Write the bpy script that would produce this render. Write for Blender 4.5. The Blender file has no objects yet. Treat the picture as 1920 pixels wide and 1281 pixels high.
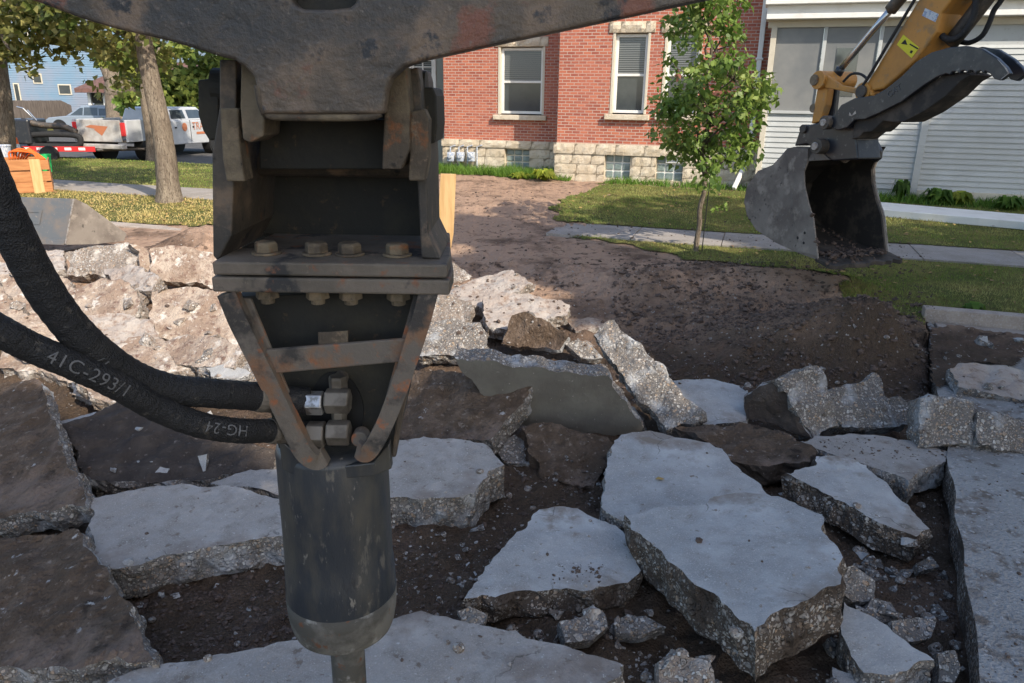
import bpy, bmesh, math, random
import numpy as np
from mathutils import Vector, noise as MN
from mathutils.geometry import delaunay_2d_cdt
random.seed(7); RNG = np.random.default_rng(7)
C = bpy.context.scene.collection
R = math.radians
# ------------------------------------------------------------------ camera, sky, sun, exposure
F, PITCH, ROLL, H = 1387.0, R(18.2), R(0.8), 2.4
cam = bpy.data.cameras.new('camera'); camo = bpy.data.objects.new('camera', cam); C.objects.link(camo)
cam.sensor_width = 36; cam.lens = F/1920*36; cam.clip_end = 2000; cam.clip_start = .05
from mathutils import Matrix
camo.matrix_world = Matrix.Translation((0, 0, H)) @ Matrix.Rotation(math.pi/2-PITCH, 4, 'X') @ Matrix.Rotation(ROLL, 4, 'Z')
bpy.context.scene.camera = camo
SUN = Vector((0.62, -0.79, 0)).normalized(); ELEV = R(38)
w = bpy.data.worlds.new('World'); bpy.context.scene.world = w; w.use_nodes = True
nt = w.node_tree; sk = nt.nodes.new('ShaderNodeTexSky'); sk.sky_type = 'NISHITA'; sk.sun_disc = False
sk.sun_elevation = ELEV; sk.sun_rotation = math.atan2(SUN.x, SUN.y); sk.dust_density = 1.5
nt.links.new(sk.outputs[0], nt.nodes['Background'].inputs[0]); nt.nodes['Background'].inputs[1].default_value = 0.15
sl = bpy.data.lights.new('sun', 'SUN'); sl.energy = 3.25; sl.angle = R(0.6); sl.color = (1, .9, .76)
so = bpy.data.objects.new('sun', sl); C.objects.link(so)
SV = Vector((SUN.x*math.cos(ELEV), SUN.y*math.cos(ELEV), math.sin(ELEV)))
so.rotation_euler = SV.to_track_quat('Z', 'Y').to_euler(); so.location = (0, 0, 30)
sc = bpy.context.scene
sc.view_settings.view_transform = 'Standard'; sc.view_settings.look = 'None'; sc.view_settings.gamma = 1
sc.view_settings.exposure = 1.02
sc.cycles.max_bounces = 6

# ------------------------------------------------------------------ finding real places from the survey photo
def ray(u, v):
    a = (u-960)/F; b = (640.5-v)/F; cr, sr = math.cos(ROLL), math.sin(ROLL)
    a2 = a*cr-b*sr; b2 = a*sr+b*cr
    return Vector((a2, math.cos(PITCH)+b2*math.sin(PITCH), -math.sin(PITCH)+b2*math.cos(PITCH)))
O = Vector((0, 0, H))
def PZ(u, v, z): d = ray(u, v); return O+d*((z-H)/d.z)
def PY(u, v, y): d = ray(u, v); return O+d*(y/d.y)
def PN(u, v, p0, n): d = ray(u, v); return O+d*((p0-O).dot(n)/d.dot(n))
E1 = Vector((math.cos(R(18)), -math.sin(R(18)), 0)); E2 = Vector((math.sin(R(18)), math.cos(R(18)), 0))
def S(s, t, z): return E1*s+E2*t+Vector((0, 0, z))
def PT(u, v, t):
    p = PN(u, v, E2*t, E2); return p.dot(E1), p.z
def sstep(x, a, b): k = np.clip((x-a)/(b-a), 0, 1); return k*k*(3-2*k)
# vectorised value noise
def _h(ix, iy, seed):
    n = (ix*374761393+iy*668265263+seed*982451653) & 0x7fffffff
    n = ((n ^ (n >> 13))*1274126177) & 0x7fffffff
    return ((n ^ (n >> 16)) & 0xffff)/65535.0
def vn(x, y, seed=0):
    x = np.asarray(x, float); y = np.asarray(y, float)
    ix = np.floor(x).astype(np.int64); iy = np.floor(y).astype(np.int64)
    fx = x-ix; fy = y-iy; fx = fx*fx*(3-2*fx); fy = fy*fy*(3-2*fy)
    a = _h(ix, iy, seed); b = _h(ix+1, iy, seed); c = _h(ix, iy+1, seed); d = _h(ix+1, iy+1, seed)
    return (a*(1-fx)+b*fx)*(1-fy)+(c*(1-fx)+d*fx)*fy
def fbm(x, y, sc_, oc=5, seed=0):
    r = 0; a = .5
    for i in range(oc):
        r = r+a*(vn(np.asarray(x)*sc_+i*7.3, np.asarray(y)*sc_+i*3.1, seed+i)-.5); sc_ *= 2.05; a *= .6
    return r
# ------------------------------------------------------------------ materials
def ramp(nt, src, lo, hi):
    n = nt.nodes.new('ShaderNodeMapRange'); n.inputs['From Min'].default_value = lo; n.inputs['From Max'].default_value = hi
    nt.links.new(src, n.inputs['Value']); return n.outputs[0]
def mixc(nt, fac, a, b, mode='MIX'):
    n = nt.nodes.new('ShaderNodeMix'); n.data_type = 'RGBA'; n.blend_type = mode
    for sock, val in ((n.inputs['Factor'], fac), (n.inputs['A'], a), (n.inputs['B'], b)):
        pass
    ins = {i.identifier: i for i in n.inputs}
    for k, val in (('Factor_Float', fac), ('A_Color', a), ('B_Color', b)):
        if hasattr(val, 'links'): nt.links.new(val, ins[k])
        elif isinstance(val, (int, float)): ins[k].default_value = val
        else: ins[k].default_value = (*val[:3], 1)
    return [o for o in n.outputs if o.identifier == 'Result_Color'][0]
def M(name, col, rough=.85, layers=(), bump=(), metal=0, spec=.3, trans=0, stretch=None, glass=False):
    """layers: (kind, scale, lo, hi, colour); bump: (kind, scale, height m)"""
    m = bpy.data.materials.new(name); m.use_nodes = True; nt = m.node_tree; b = nt.nodes['Principled BSDF']
    b.inputs['Roughness'].default_value = rough; b.inputs['Metallic'].default_value = metal
    b.inputs['Specular IOR Level'].default_value = spec
    tc = nt.nodes.new('ShaderNodeTexCoord'); co = tc.outputs['Object']
    if stretch:
        mp = nt.nodes.new('ShaderNodeMapping'); mp.inputs['Scale'].default_value = stretch; nt.links.new(co, mp.inputs[0]); co = mp.outputs[0]
    def tex(kind, scale):
        if kind == 'noise':
            n = nt.nodes.new('ShaderNodeTexNoise'); n.inputs['Scale'].default_value = scale; n.inputs['Detail'].default_value = 7
            n.inputs['Roughness'].default_value = .62; nt.links.new(co, n.inputs['Vector']); return n.outputs['Fac']
        if kind == 'voro':
            n = nt.nodes.new('ShaderNodeTexVoronoi'); n.inputs['Scale'].default_value = scale; nt.links.new(co, n.inputs['Vector']); return n.outputs['Distance']
        if kind == 'cell':
            n = nt.nodes.new('ShaderNodeTexVoronoi'); n.inputs['Scale'].default_value = scale; nt.links.new(co, n.inputs['Vector'])
            q = nt.nodes.new('ShaderNodeSeparateColor'); nt.links.new(n.outputs['Color'], q.inputs[0]); return q.outputs[0]
        if kind == 'island':
            return nt.nodes.new('ShaderNodeNewGeometry').outputs['Random Per Island']
        if kind == 'dry':   # soil turns paler with distance, broken up by noise
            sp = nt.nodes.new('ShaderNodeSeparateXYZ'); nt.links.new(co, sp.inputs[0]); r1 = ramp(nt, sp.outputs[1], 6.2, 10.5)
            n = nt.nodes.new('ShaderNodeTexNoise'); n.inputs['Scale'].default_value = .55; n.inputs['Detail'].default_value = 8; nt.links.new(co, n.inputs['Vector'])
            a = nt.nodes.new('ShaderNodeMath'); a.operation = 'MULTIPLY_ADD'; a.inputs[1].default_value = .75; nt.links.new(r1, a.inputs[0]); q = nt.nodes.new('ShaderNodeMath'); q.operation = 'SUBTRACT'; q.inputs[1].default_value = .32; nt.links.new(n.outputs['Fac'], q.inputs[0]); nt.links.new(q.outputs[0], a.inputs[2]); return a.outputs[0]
        if kind == 'crack':
            wn = nt.nodes.new('ShaderNodeTexNoise'); wn.inputs['Scale'].default_value = 5; wn.inputs['Detail'].default_value = 6; nt.links.new(co, wn.inputs['Vector'])
            wv = nt.nodes.new('ShaderNodeVectorMath'); wv.operation = 'MULTIPLY_ADD'; wv.inputs[1].default_value = (.28, .28, .28); nt.links.new(wn.outputs['Color'], wv.inputs[0]); nt.links.new(co, wv.inputs[2])
            v = nt.nodes.new('ShaderNodeTexVoronoi'); v.feature = 'DISTANCE_TO_EDGE'; v.inputs['Scale'].default_value = scale; nt.links.new(wv.outputs[0], v.inputs['Vector'])
            n = nt.nodes.new('ShaderNodeTexNoise'); n.inputs['Scale'].default_value = 1.7; nt.links.new(co, n.inputs['Vector'])
            a = nt.nodes.new('ShaderNodeMath'); a.operation = 'MULTIPLY'; nt.links.new(ramp(nt, v.outputs['Distance'], .005, .0015), a.inputs[0]); nt.links.new(ramp(nt, n.outputs['Fac'], .5, .56), a.inputs[1]); return a.outputs[0]
        if kind == 'obj':
            return nt.nodes.new('ShaderNodeObjectInfo').outputs['Random']
    c = tuple(col)
    for kind, scale, lo, hi, lc in layers:
        c = mixc(nt, ramp(nt, tex(kind, scale), lo, hi), c, lc)
    if hasattr(c, 'links'): nt.links.new(c, b.inputs['Base Color'])
    else: b.inputs['Base Color'].default_value = (*c, 1)
    last = None
    for kind, scale, hgt in bump:
        n = nt.nodes.new('ShaderNodeBump'); n.inputs['Distance'].default_value = abs(hgt); n.inputs['Strength'].default_value = 1
        n.invert = hgt < 0; nt.links.new(tex(kind, scale), n.inputs['Height'])
        if last: nt.links.new(last, n.inputs['Normal'])
        last = n.outputs[0]
    if last: nt.links.new(last, b.inputs['Normal'])
    if trans:
        tr = nt.nodes.new('ShaderNodeBsdfTranslucent'); mx = nt.nodes.new('ShaderNodeMixShader'); mx.inputs[0].default_value = trans
        if hasattr(c, 'links'): nt.links.new(c, tr.inputs[0])
        else: tr.inputs[0].default_value = (*c, 1)
        nt.links.new(b.outputs[0], mx.inputs[1]); nt.links.new(tr.outputs[0], mx.inputs[2])
        nt.links.new(mx.outputs[0], nt.nodes['Material Output'].inputs[0])
    return m
def aggregate(name, matrix, dust, dustlo=.55):
    m = bpy.data.materials.new(name); m.use_nodes = True; nt = m.node_tree; b = nt.nodes['Principled BSDF']
    b.inputs['Roughness'].default_value = .9; b.inputs['Specular IOR Level'].default_value = .2
    co = nt.nodes.new('ShaderNodeTexCoord').outputs['Object']
    wn = nt.nodes.new('ShaderNodeTexNoise'); wn.inputs['Scale'].default_value = 22; nt.links.new(co, wn.inputs['Vector'])
    wv = nt.nodes.new('ShaderNodeVectorMath'); wv.operation = 'MULTIPLY_ADD'; wv.inputs[1].default_value = (.03, .03, .03)
    nt.links.new(wn.outputs['Color'], wv.inputs[0]); nt.links.new(co, wv.inputs[2]); co2 = wv.outputs[0]
    cur = matrix; hts = []
    for scl, thr, seed in ((90, .38, 0), (44, .42, 1), (23, .36, 2)):
        v = nt.nodes.new('ShaderNodeTexVoronoi'); v.inputs['Scale'].default_value = scl; v.inputs['Randomness'].default_value = 1; nt.links.new(co2, v.inputs['Vector'])
        q = nt.nodes.new('ShaderNodeSeparateColor'); nt.links.new(v.outputs['Color'], q.inputs[0])
        pc = mixc(nt, ramp(nt, q.outputs[0], 0, 1), (.17, .14, .115), (.50, .475, .44))
        pc = mixc(nt, ramp(nt, q.outputs[1], .6, 1), pc, (.34, .24, .16))
        # only some of the cells are stones
        mul = nt.nodes.new('ShaderNodeMath'); mul.operation = 'MULTIPLY'
        nt.links.new(ramp(nt, v.outputs['Distance'], thr+.07, thr-.03), mul.inputs[0]); nt.links.new(ramp(nt, q.outputs[2], (.3, .3, .6)[seed], (.38, .38, .66)[seed]), mul.inputs[1])
        cur = mixc(nt, mul.outputs[0], cur, pc); hts.append(mul.outputs[0])
    n = nt.nodes.new('ShaderNodeTexNoise'); n.inputs['Scale'].default_value = 5; n.inputs['Detail'].default_value = 8; nt.links.new(co, n.inputs['Vector'])
    cur = mixc(nt, ramp(nt, n.outputs['Fac'], dustlo, dustlo+.18), cur, dust)
    nt.links.new(cur, b.inputs['Base Color']); last = None
    for h, d in zip(hts, (.005, .010, .016)):
        bp = nt.nodes.new('ShaderNodeBump'); bp.inputs['Distance'].default_value = d; nt.links.new(h, bp.inputs['Height'])
        if last: nt.links.new(last, bp.inputs['Normal'])
        last = bp.outputs[0]
    bp = nt.nodes.new('ShaderNodeBump'); bp.inputs['Distance'].default_value = .02
    n2 = nt.nodes.new('ShaderNodeTexNoise'); n2.inputs['Scale'].default_value = 30; n2.inputs['Detail'].default_value = 8; nt.links.new(co, n2.inputs['Vector'])
    nt.links.new(n2.outputs['Fac'], bp.inputs['Height']); nt.links.new(last, bp.inputs['Normal']); nt.links.new(bp.outputs[0], b.inputs['Normal'])
    return m
def brickmat(name):
    m = bpy.data.materials.new(name); m.use_nodes = True; nt = m.node_tree; b = nt.nodes['Principled BSDF']; b.inputs['Roughness'].default_value = .9
    co = nt.nodes.new('ShaderNodeTexCoord').outputs['Object']; sp = nt.nodes.new('ShaderNodeSeparateXYZ'); nt.links.new(co, sp.inputs[0])
    ad = nt.nodes.new('ShaderNodeMath'); ad.operation = 'ADD'; nt.links.new(sp.outputs[0], ad.inputs[0]); nt.links.new(sp.outputs[1], ad.inputs[1])
    cb = nt.nodes.new('ShaderNodeCombineXYZ'); nt.links.new(ad.outputs[0], cb.inputs[0]); nt.links.new(sp.outputs[2], cb.inputs[1])
    br = nt.nodes.new('ShaderNodeTexBrick'); nt.links.new(cb.outputs[0], br.inputs['Vector'])
    br.inputs['Scale'].default_value = 1; br.inputs['Brick Width'].default_value = .2; br.inputs['Row Height'].default_value = .072
    br.inputs['Mortar Size'].default_value = .0085; br.inputs['Mortar Smooth'].default_value = .1; br.inputs['Bias'].default_value = 0
    br.inputs['Color1'].default_value = (.46, .145, .08, 1); br.inputs['Color2'].default_value = (.27, .07, .046, 1); br.inputs['Mortar'].default_value = (.46, .36, .30, 1)
    n = nt.nodes.new('ShaderNodeTexNoise'); n.inputs['Scale'].default_value = .9; n.inputs['Detail'].default_value = 6; nt.links.new(co, n.inputs['Vector'])
    c = mixc(nt, ramp(nt, n.outputs['Fac'], .45, .7), br.outputs['Color'], (.46, .17, .115)); 
    n3 = nt.nodes.new('ShaderNodeTexNoise'); n3.inputs['Scale'].default_value = 9; nt.links.new(co, n3.inputs['Vector'])
    c2 = mixc(nt, ramp(nt, n3.outputs['Fac'], .3, .75), br.outputs['Color'], c)
    nt.links.new(c2, b.inputs['Base Color'])
    bp = nt.nodes.new('ShaderNodeBump'); bp.inputs['Distance'].default_value = .008; bp.invert = True; nt.links.new(br.outputs['Fac'], bp.inputs['Height']); nt.links.new(bp.outputs[0], b.inputs['Normal'])
    return m
mt = {}
mt['conc'] = M('smooth_concrete', (.27, .268, .262), .9, [('noise', 2.2, .40, .62, (.40, .40, .395)), ('noise', 7, .5, .66, (.26, .25, .235)), ('noise', 130, .52, .66, (.40, .39, .375)), ('noise', 1.3, .53, .64, (.225, .195, .17)), ('noise', 22, .63, .70, (.18, .145, .115)), ('noise', 48, .64, .68, (.50, .49, .47)), ('noise', 300, .62, .7, (.17, .155, .14)), ('noise', 3.2, .60, .68, (.20, .165, .135)), ('crack', .9, 0, 1.6, (.09, .08, .07))],
    [('noise', 3, .03), ('noise', 18, .006), ('noise', 60, .004), ('noise', 230, .002)], spec=.2)
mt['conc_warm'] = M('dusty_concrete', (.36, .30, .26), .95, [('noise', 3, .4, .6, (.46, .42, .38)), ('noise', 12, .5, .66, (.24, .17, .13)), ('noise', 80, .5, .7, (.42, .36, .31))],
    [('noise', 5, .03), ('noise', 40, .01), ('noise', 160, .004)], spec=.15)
mt['agg'] = aggregate('broken_aggregate', (.14, .128, .118), (.40, .41, .42), .52)
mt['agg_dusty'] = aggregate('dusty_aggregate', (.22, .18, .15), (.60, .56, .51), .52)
mt['agg_dirty'] = aggregate('muddy_aggregate', (.085, .068, .055), (.06, .045, .035), .47)
mt['under'] = M('slab_underside_dirt', (.095, .066, .046), .95, [('noise', 6, .45, .62, (.155, .112, .082)), ('noise', 25, .58, .7, (.25, .20, .16)), ('noise', 3, .55, .62, (.045, .032, .024)), ('noise', 11, .64, .68, (.42, .40, .38)), ('noise', 1.1, .55, .62, (.19, .14, .11))],
    [('noise', 9, .06), ('noise', 26, .02), ('noise', 70, .01), ('voro', 45, .008)], spec=.15)
mt['under_dark'] = M('slab_underside_dark', (.05, .04, .034), .95, [('noise', 6, .45, .62, (.075, .06, .05)), ('noise', 30, .62, .72, (.2, .17, .15))], [('noise', 12, .03), ('noise', 60, .01)], spec=.15)
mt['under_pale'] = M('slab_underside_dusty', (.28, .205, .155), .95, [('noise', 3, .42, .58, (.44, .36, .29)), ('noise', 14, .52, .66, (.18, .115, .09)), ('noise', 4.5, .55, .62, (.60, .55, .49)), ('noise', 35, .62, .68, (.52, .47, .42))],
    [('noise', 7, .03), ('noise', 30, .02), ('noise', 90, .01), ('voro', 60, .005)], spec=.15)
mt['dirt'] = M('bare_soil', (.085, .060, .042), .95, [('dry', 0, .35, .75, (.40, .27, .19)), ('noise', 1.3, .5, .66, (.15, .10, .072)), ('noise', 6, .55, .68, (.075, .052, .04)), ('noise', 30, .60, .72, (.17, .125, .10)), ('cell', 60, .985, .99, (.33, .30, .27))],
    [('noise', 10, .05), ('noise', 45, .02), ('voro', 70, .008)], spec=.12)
mt['grass_base'] = M('turf', (.09, .105, .03), .95, [('noise', 1.2, .42, .62, (.18, .16, .05)), ('noise', 14, .5, .7, (.10, .08, .04))], [('noise', 40, .03)], spec=.1)
mt['blade'] = M('grass_blade', (.10, .165, .032), .7, [('island', 1, .1, .9, (.25, .31, .075)), ('noise', .7, .45, .62, (.38, .36, .13)), ('noise', 3, .62, .7, (.09, .12, .03))], trans=.3, spec=.2)
mt['blade_dry'] = M('dry_grass_blade', (.32, .27, .08), .7, [('island', 1, .2, .9, (.60, .47, .18)), ('noise', .7, .42, .58, (.62, .48, .20)), ('noise', 3, .6, .68, (.16, .17, .05))], trans=.3, spec=.2)
mt['weed'] = M('weed_leaf', (.07, .16, .02), .6, [('island', 1, .1, .9, (.16, .27, .04))], trans=.35, spec=.3)
mt['hosta'] = M('yellow_leaf', (.35, .38, .05), .6, [('island', 1, .1, .9, (.2, .28, .03))], trans=.35, spec=.3)
mt['walk'] = M('sidewalk_concrete', (.30, .27, .245), .95, [('noise', 3, .4, .6, (.25, .22, .19)), ('noise', 40, .5, .7, (.36, .34, .31))], [('noise', 60, .004)], spec=.2)
mt['kerb'] = M('kerb_concrete', (.38, .32, .27), .95, [('noise', 5, .4, .6, (.30, .25, .21)), ('noise', 50, .5, .7, (.44, .40, .36))], [('noise', 60, .006), ('noise', 12, .01)], spec=.2)
mt['asphalt'] = M('asphalt', (.07, .07, .07), .9, [('noise', 2, .4, .6, (.10, .095, .09))], [('noise', 90, .004)])
mt['brick'] = brickmat('red_brick')
mt['stone'] = M('limestone', (.50, .42, .31), .9, [('noise', 3, .42, .62, (.60, .53, .42)), ('noise', 14, .55, .7, (.42, .34, .24))], [('noise', 9, .015), ('noise', 40, .012)], spec=.2)
mt['white'] = M('white_paint', (.72, .71, .67), .55, [('noise', 3, .5, .7, (.62, .6, .55))])
mt['cream'] = M('cream_paint', (.55, .50, .40), .6, [('noise', 3, .5, .7, (.49, .44, .34))])
mt['siding'] = M('siding_paint', (.46, .475, .465), .6, [('noise', .5, .5, .62, (.40, .405, .385)), ('noise', 1.5, .45, .65, (.41, .42, .41)), ('noise', 12, .58, .7, (.38, .38, .36))])
mt['screen'] = M('porch_screen', (.20, .20, .19), .35, [('noise', .8, .45, .6, (.15, .155, .155))], spec=.5)
mt['glass'] = M('window_glass', (.035, .045, .05), .06, [('noise', 1.5, .45, .6, (.05, .06, .065))], spec=.9)
mt['blind'] = M('window_blind', (.17, .18, .18), .35, spec=.6)
mt['glassblock'] = M('glass_block', (.14, .19, .19), .15, [('noise', 6, .4, .6, (.22, .27, .25))], [('noise', 30, .01)], spec=.8)
mt['steel'] = M('grimy_black_steel', (.036, .032, .028), .6, [('noise', 3.5, .42, .58, (.075, .06, .045)), ('noise', 9, .54, .66, (.15, .105, .07)), ('noise', 22, .65, .72, (.2, .075, .03)), ('noise', 14, .6, .66, (.012, .012, .012)), ('noise', 60, .6, .75, (.11, .09, .07))],
    [('noise', 12, .004), ('noise', 90, .0012)], spec=.5)
mt['steel_rust'] = M('rusty_bar_steel', (.13, .11, .09), .75, [('noise', 8, .50, .60, (.19, .105, .06)), ('noise', 22, .57, .66, (.27, .10, .045)), ('noise', 5, .5, .58, (.045, .04, .036)), ('noise', 60, .55, .75, (.16, .13, .1))],
    [('noise', 40, .003), ('noise', 150, .001)], spec=.4)
mt['steel_tan'] = M('dusty_worn_steel', (.17, .135, .09), .8, [('noise', 7, .42, .58, (.075, .06, .045)), ('noise', 20, .55, .66, (.24, .175, .115)), ('noise', 30, .64, .7, (.03, .026, .022)), ('noise', 12, .6, .68, (.19, .08, .035))],
    [('noise', 30, .004), ('noise', 120, .0015)], spec=.3)
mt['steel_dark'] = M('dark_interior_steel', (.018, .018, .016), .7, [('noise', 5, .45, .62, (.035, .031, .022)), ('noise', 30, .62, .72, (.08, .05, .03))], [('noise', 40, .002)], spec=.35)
mt['housing'] = M('scuffed_black_paint', (.024, .028, .034), .45, [('noise', 3.2, .46, .58, (.065, .06, .05)), ('noise', 2, .56, .66, (.12, .105, .08)), ('noise', 14, .60, .64, (.10, .092, .078)), ('noise', 30, .64, .67, (.16, .15, .13)), ('noise', 6, .62, .66, (.01, .012, .016))],
    [('noise', 12, .002), ('noise', 100, .0008)], spec=.6, stretch=(1.5, 1.5, .5))
mt['dusted'] = M('dust_coated_steel', (.15, .14, .122), .85, [('noise', 5, .44, .56, (.075, .07, .06)), ('noise', 9, .56, .64, (.24, .23, .21)), ('noise', 25, .6, .68, (.13, .06, .035))], [('noise', 40, .002)], spec=.2)
mt['fitting'] = M('dull_zinc', (.17, .15, .125), .55, [('noise', 14, .45, .6, (.10, .085, .068))], [('noise', 60, .001)], metal=.3)
mt['zinc'] = M('bright_zinc', (.42, .42, .42), .35, [('noise', 40, .5, .6, (.2, .19, .17))], metal=.7)
mt['rubber'] = M('black_rubber_hose', (.016, .016, .017), .62, [('noise', 8, .5, .66, (.034, .032, .03)), ('noise', 28, .6, .68, (.06, .053, .045)), ('noise', 90, .62, .72, (.08, .075, .065))], [('noise', 25, .007), ('noise', 60, .004), ('voro', 260, .0025), ('noise', 300, .002)], spec=.4)
mt['print'] = M('grey_print', (.115, .115, .118), .8, [('noise', 90, .56, .66, (.06, .06, .06))])
mt['wood'] = M('pale_lumber', (.55, .36, .17), .8, [('noise', 3, .4, .6, (.46, .28, .12))], [('noise', 20, .003)], stretch=(6, 6, .6))
mt['wood_orange'] = M('orange_stained_planks', (.42, .19, .075), .75, [('noise', 3, .4, .6, (.32, .135, .05))], stretch=(.8, 6, 6))
mt['orange'] = M('faded_orange_paint', (.46, .21, .04), .55, [('noise', 2.5, .45, .65, (.36, .165, .035)), ('noise', 5, .56, .64, (.28, .16, .06)), ('noise', 14, .6, .7, (.33, .2, .09)), ('noise', 60, .62, .72, (.2, .11, .05))], [('noise', 40, .0008)], spec=.45)
mt['blackpaint'] = M('worn_black_paint', (.015, .017, .022), .35, [('noise', 5, .54, .64, (.04, .04, .04)), ('noise', 20, .62, .70, (.12, .115, .11))], [('noise', 30, .001)], spec=.55)
mt['bucket'] = M('soil_dusted_steel', (.19, .165, .14), .75, [('noise', 2, .42, .6, (.12, .10, .085)), ('noise', 6, .52, .66, (.25, .215, .18)), ('noise', 14, .62, .68, (.07, .06, .052)), ('noise', 40, .64, .72, (.26, .24, .22))], [('noise', 12, .004), ('noise', 80, .002)], spec=.3)
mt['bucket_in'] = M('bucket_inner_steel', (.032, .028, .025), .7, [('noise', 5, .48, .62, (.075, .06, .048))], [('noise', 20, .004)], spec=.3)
mt['brightedge'] = M('scraped_edge_steel', (.36, .34, .32), .45, [('noise', 20, .45, .6, (.2, .17, .15))], metal=.4)
mt['chrome'] = M('chrome_rod', (.5, .5, .5), .25, metal=.9)
mt['yellow'] = M('yellow_decal', (.62, .55, .03), .5)
mt['decal'] = M('pale_decal', (.5, .52, .54), .5, [('noise', 30, .5, .52, (.25, .3, .4))])
mt['black'] = M('black_mark', (.015, .015, .015), .6)
mt['bark'] = M('tree_bark', (.20, .16, .12), .95, [('noise', 4, .42, .6, (.29, .24, .18)), ('noise', 16, .5, .62, (.11, .085, .065))], [('noise', 5, .05), ('noise', 20, .02)], stretch=(3, 3, .7), spec=.1)
mt['bark_dark'] = M('dark_tree_bark', (.10, .082, .065), .95, [('noise', 5, .45, .6, (.19, .155, .12))], [('noise', 6, .05)], stretch=(3, 3, .7), spec=.1)
mt['leaf'] = M('green_leaf', (.09, .16, .025), .5, [('island', 1, .05, .95, (.20, .30, .055)), ('noise', 2.2, .48, .64, (.28, .34, .08))], trans=.38, spec=.45)
mt['leaf_pink'] = M('turning_leaf', (.35, .14, .1), .55, trans=.3)
mt['maple'] = M('maple_leaf', (.13, .15, .035), .55, [('island', 1, .05, .95, (.28, .25, .08)), ('noise', .8, .5, .62, (.07, .10, .02))], trans=.35, spec=.3)
mt['leaf_far'] = M('distant_leaf', (.10, .15, .03), .6, [('island', 1, .05, .95, (.25, .27, .06)), ('noise', .4, .48, .6, (.06, .10, .02))], trans=.35, spec=.2)
mt['blue'] = M('blue_house_paint', (.16, .25, .34), .75, [('noise', .35, .42, .6, (.22, .25, .31))])
mt['greyhouse'] = M('grey_green_siding', (.26, .28, .25), .7)
mt['roof'] = M('brown_shingle', (.17, .09, .075), .9, [('noise', 6, .4, .6, (.11, .065, .055))], [('noise', 20, .02)])
mt['fence'] = M('weathered_boards', (.15, .125, .11), .9, [('noise', 3, .4, .6, (.09, .075, .065))], stretch=(6, 6, .6))
mt['carwhite'] = M('white_car_paint', (.42, .43, .44), .25, [('noise', 2, .5, .7, (.5, .51, .52))], spec=.6)
mt['cardusty'] = M('dusty_white_tailgate', (.45, .43, .40), .5, [('noise', 3, .4, .6, (.32, .29, .26))], spec=.4)
mt['cargrey'] = M('grey_blue_car_paint', (.20, .24, .29), .25, spec=.6)
mt['tyre'] = M('tyre_rubber', (.02, .02, .02), .8)
mt['red'] = M('red_plastic', (.5, .03, .03), .4)
mt['redorange'] = M('safety_orange', (.75, .13, .02), .6)
mt['logo'] = M('faded_orange_print', (.42, .15, .07), .6)
mt['green'] = M('green_plastic', (.02, .45, .12), .5)
mt['plate_grey'] = M('brushed_dark_steel', (.12, .13, .14), .45, [('noise', 3, .42, .6, (.20, .16, .13)), ('noise', 14, .6, .7, (.26, .22, .19))], [('noise', 20, .002)], metal=.2, spec=.5)
mt['deadleaf'] = M('fallen_leaf', (.22, .13, .06), .8, [('island', 1, .1, .9, (.38, .27, .09))])
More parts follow.
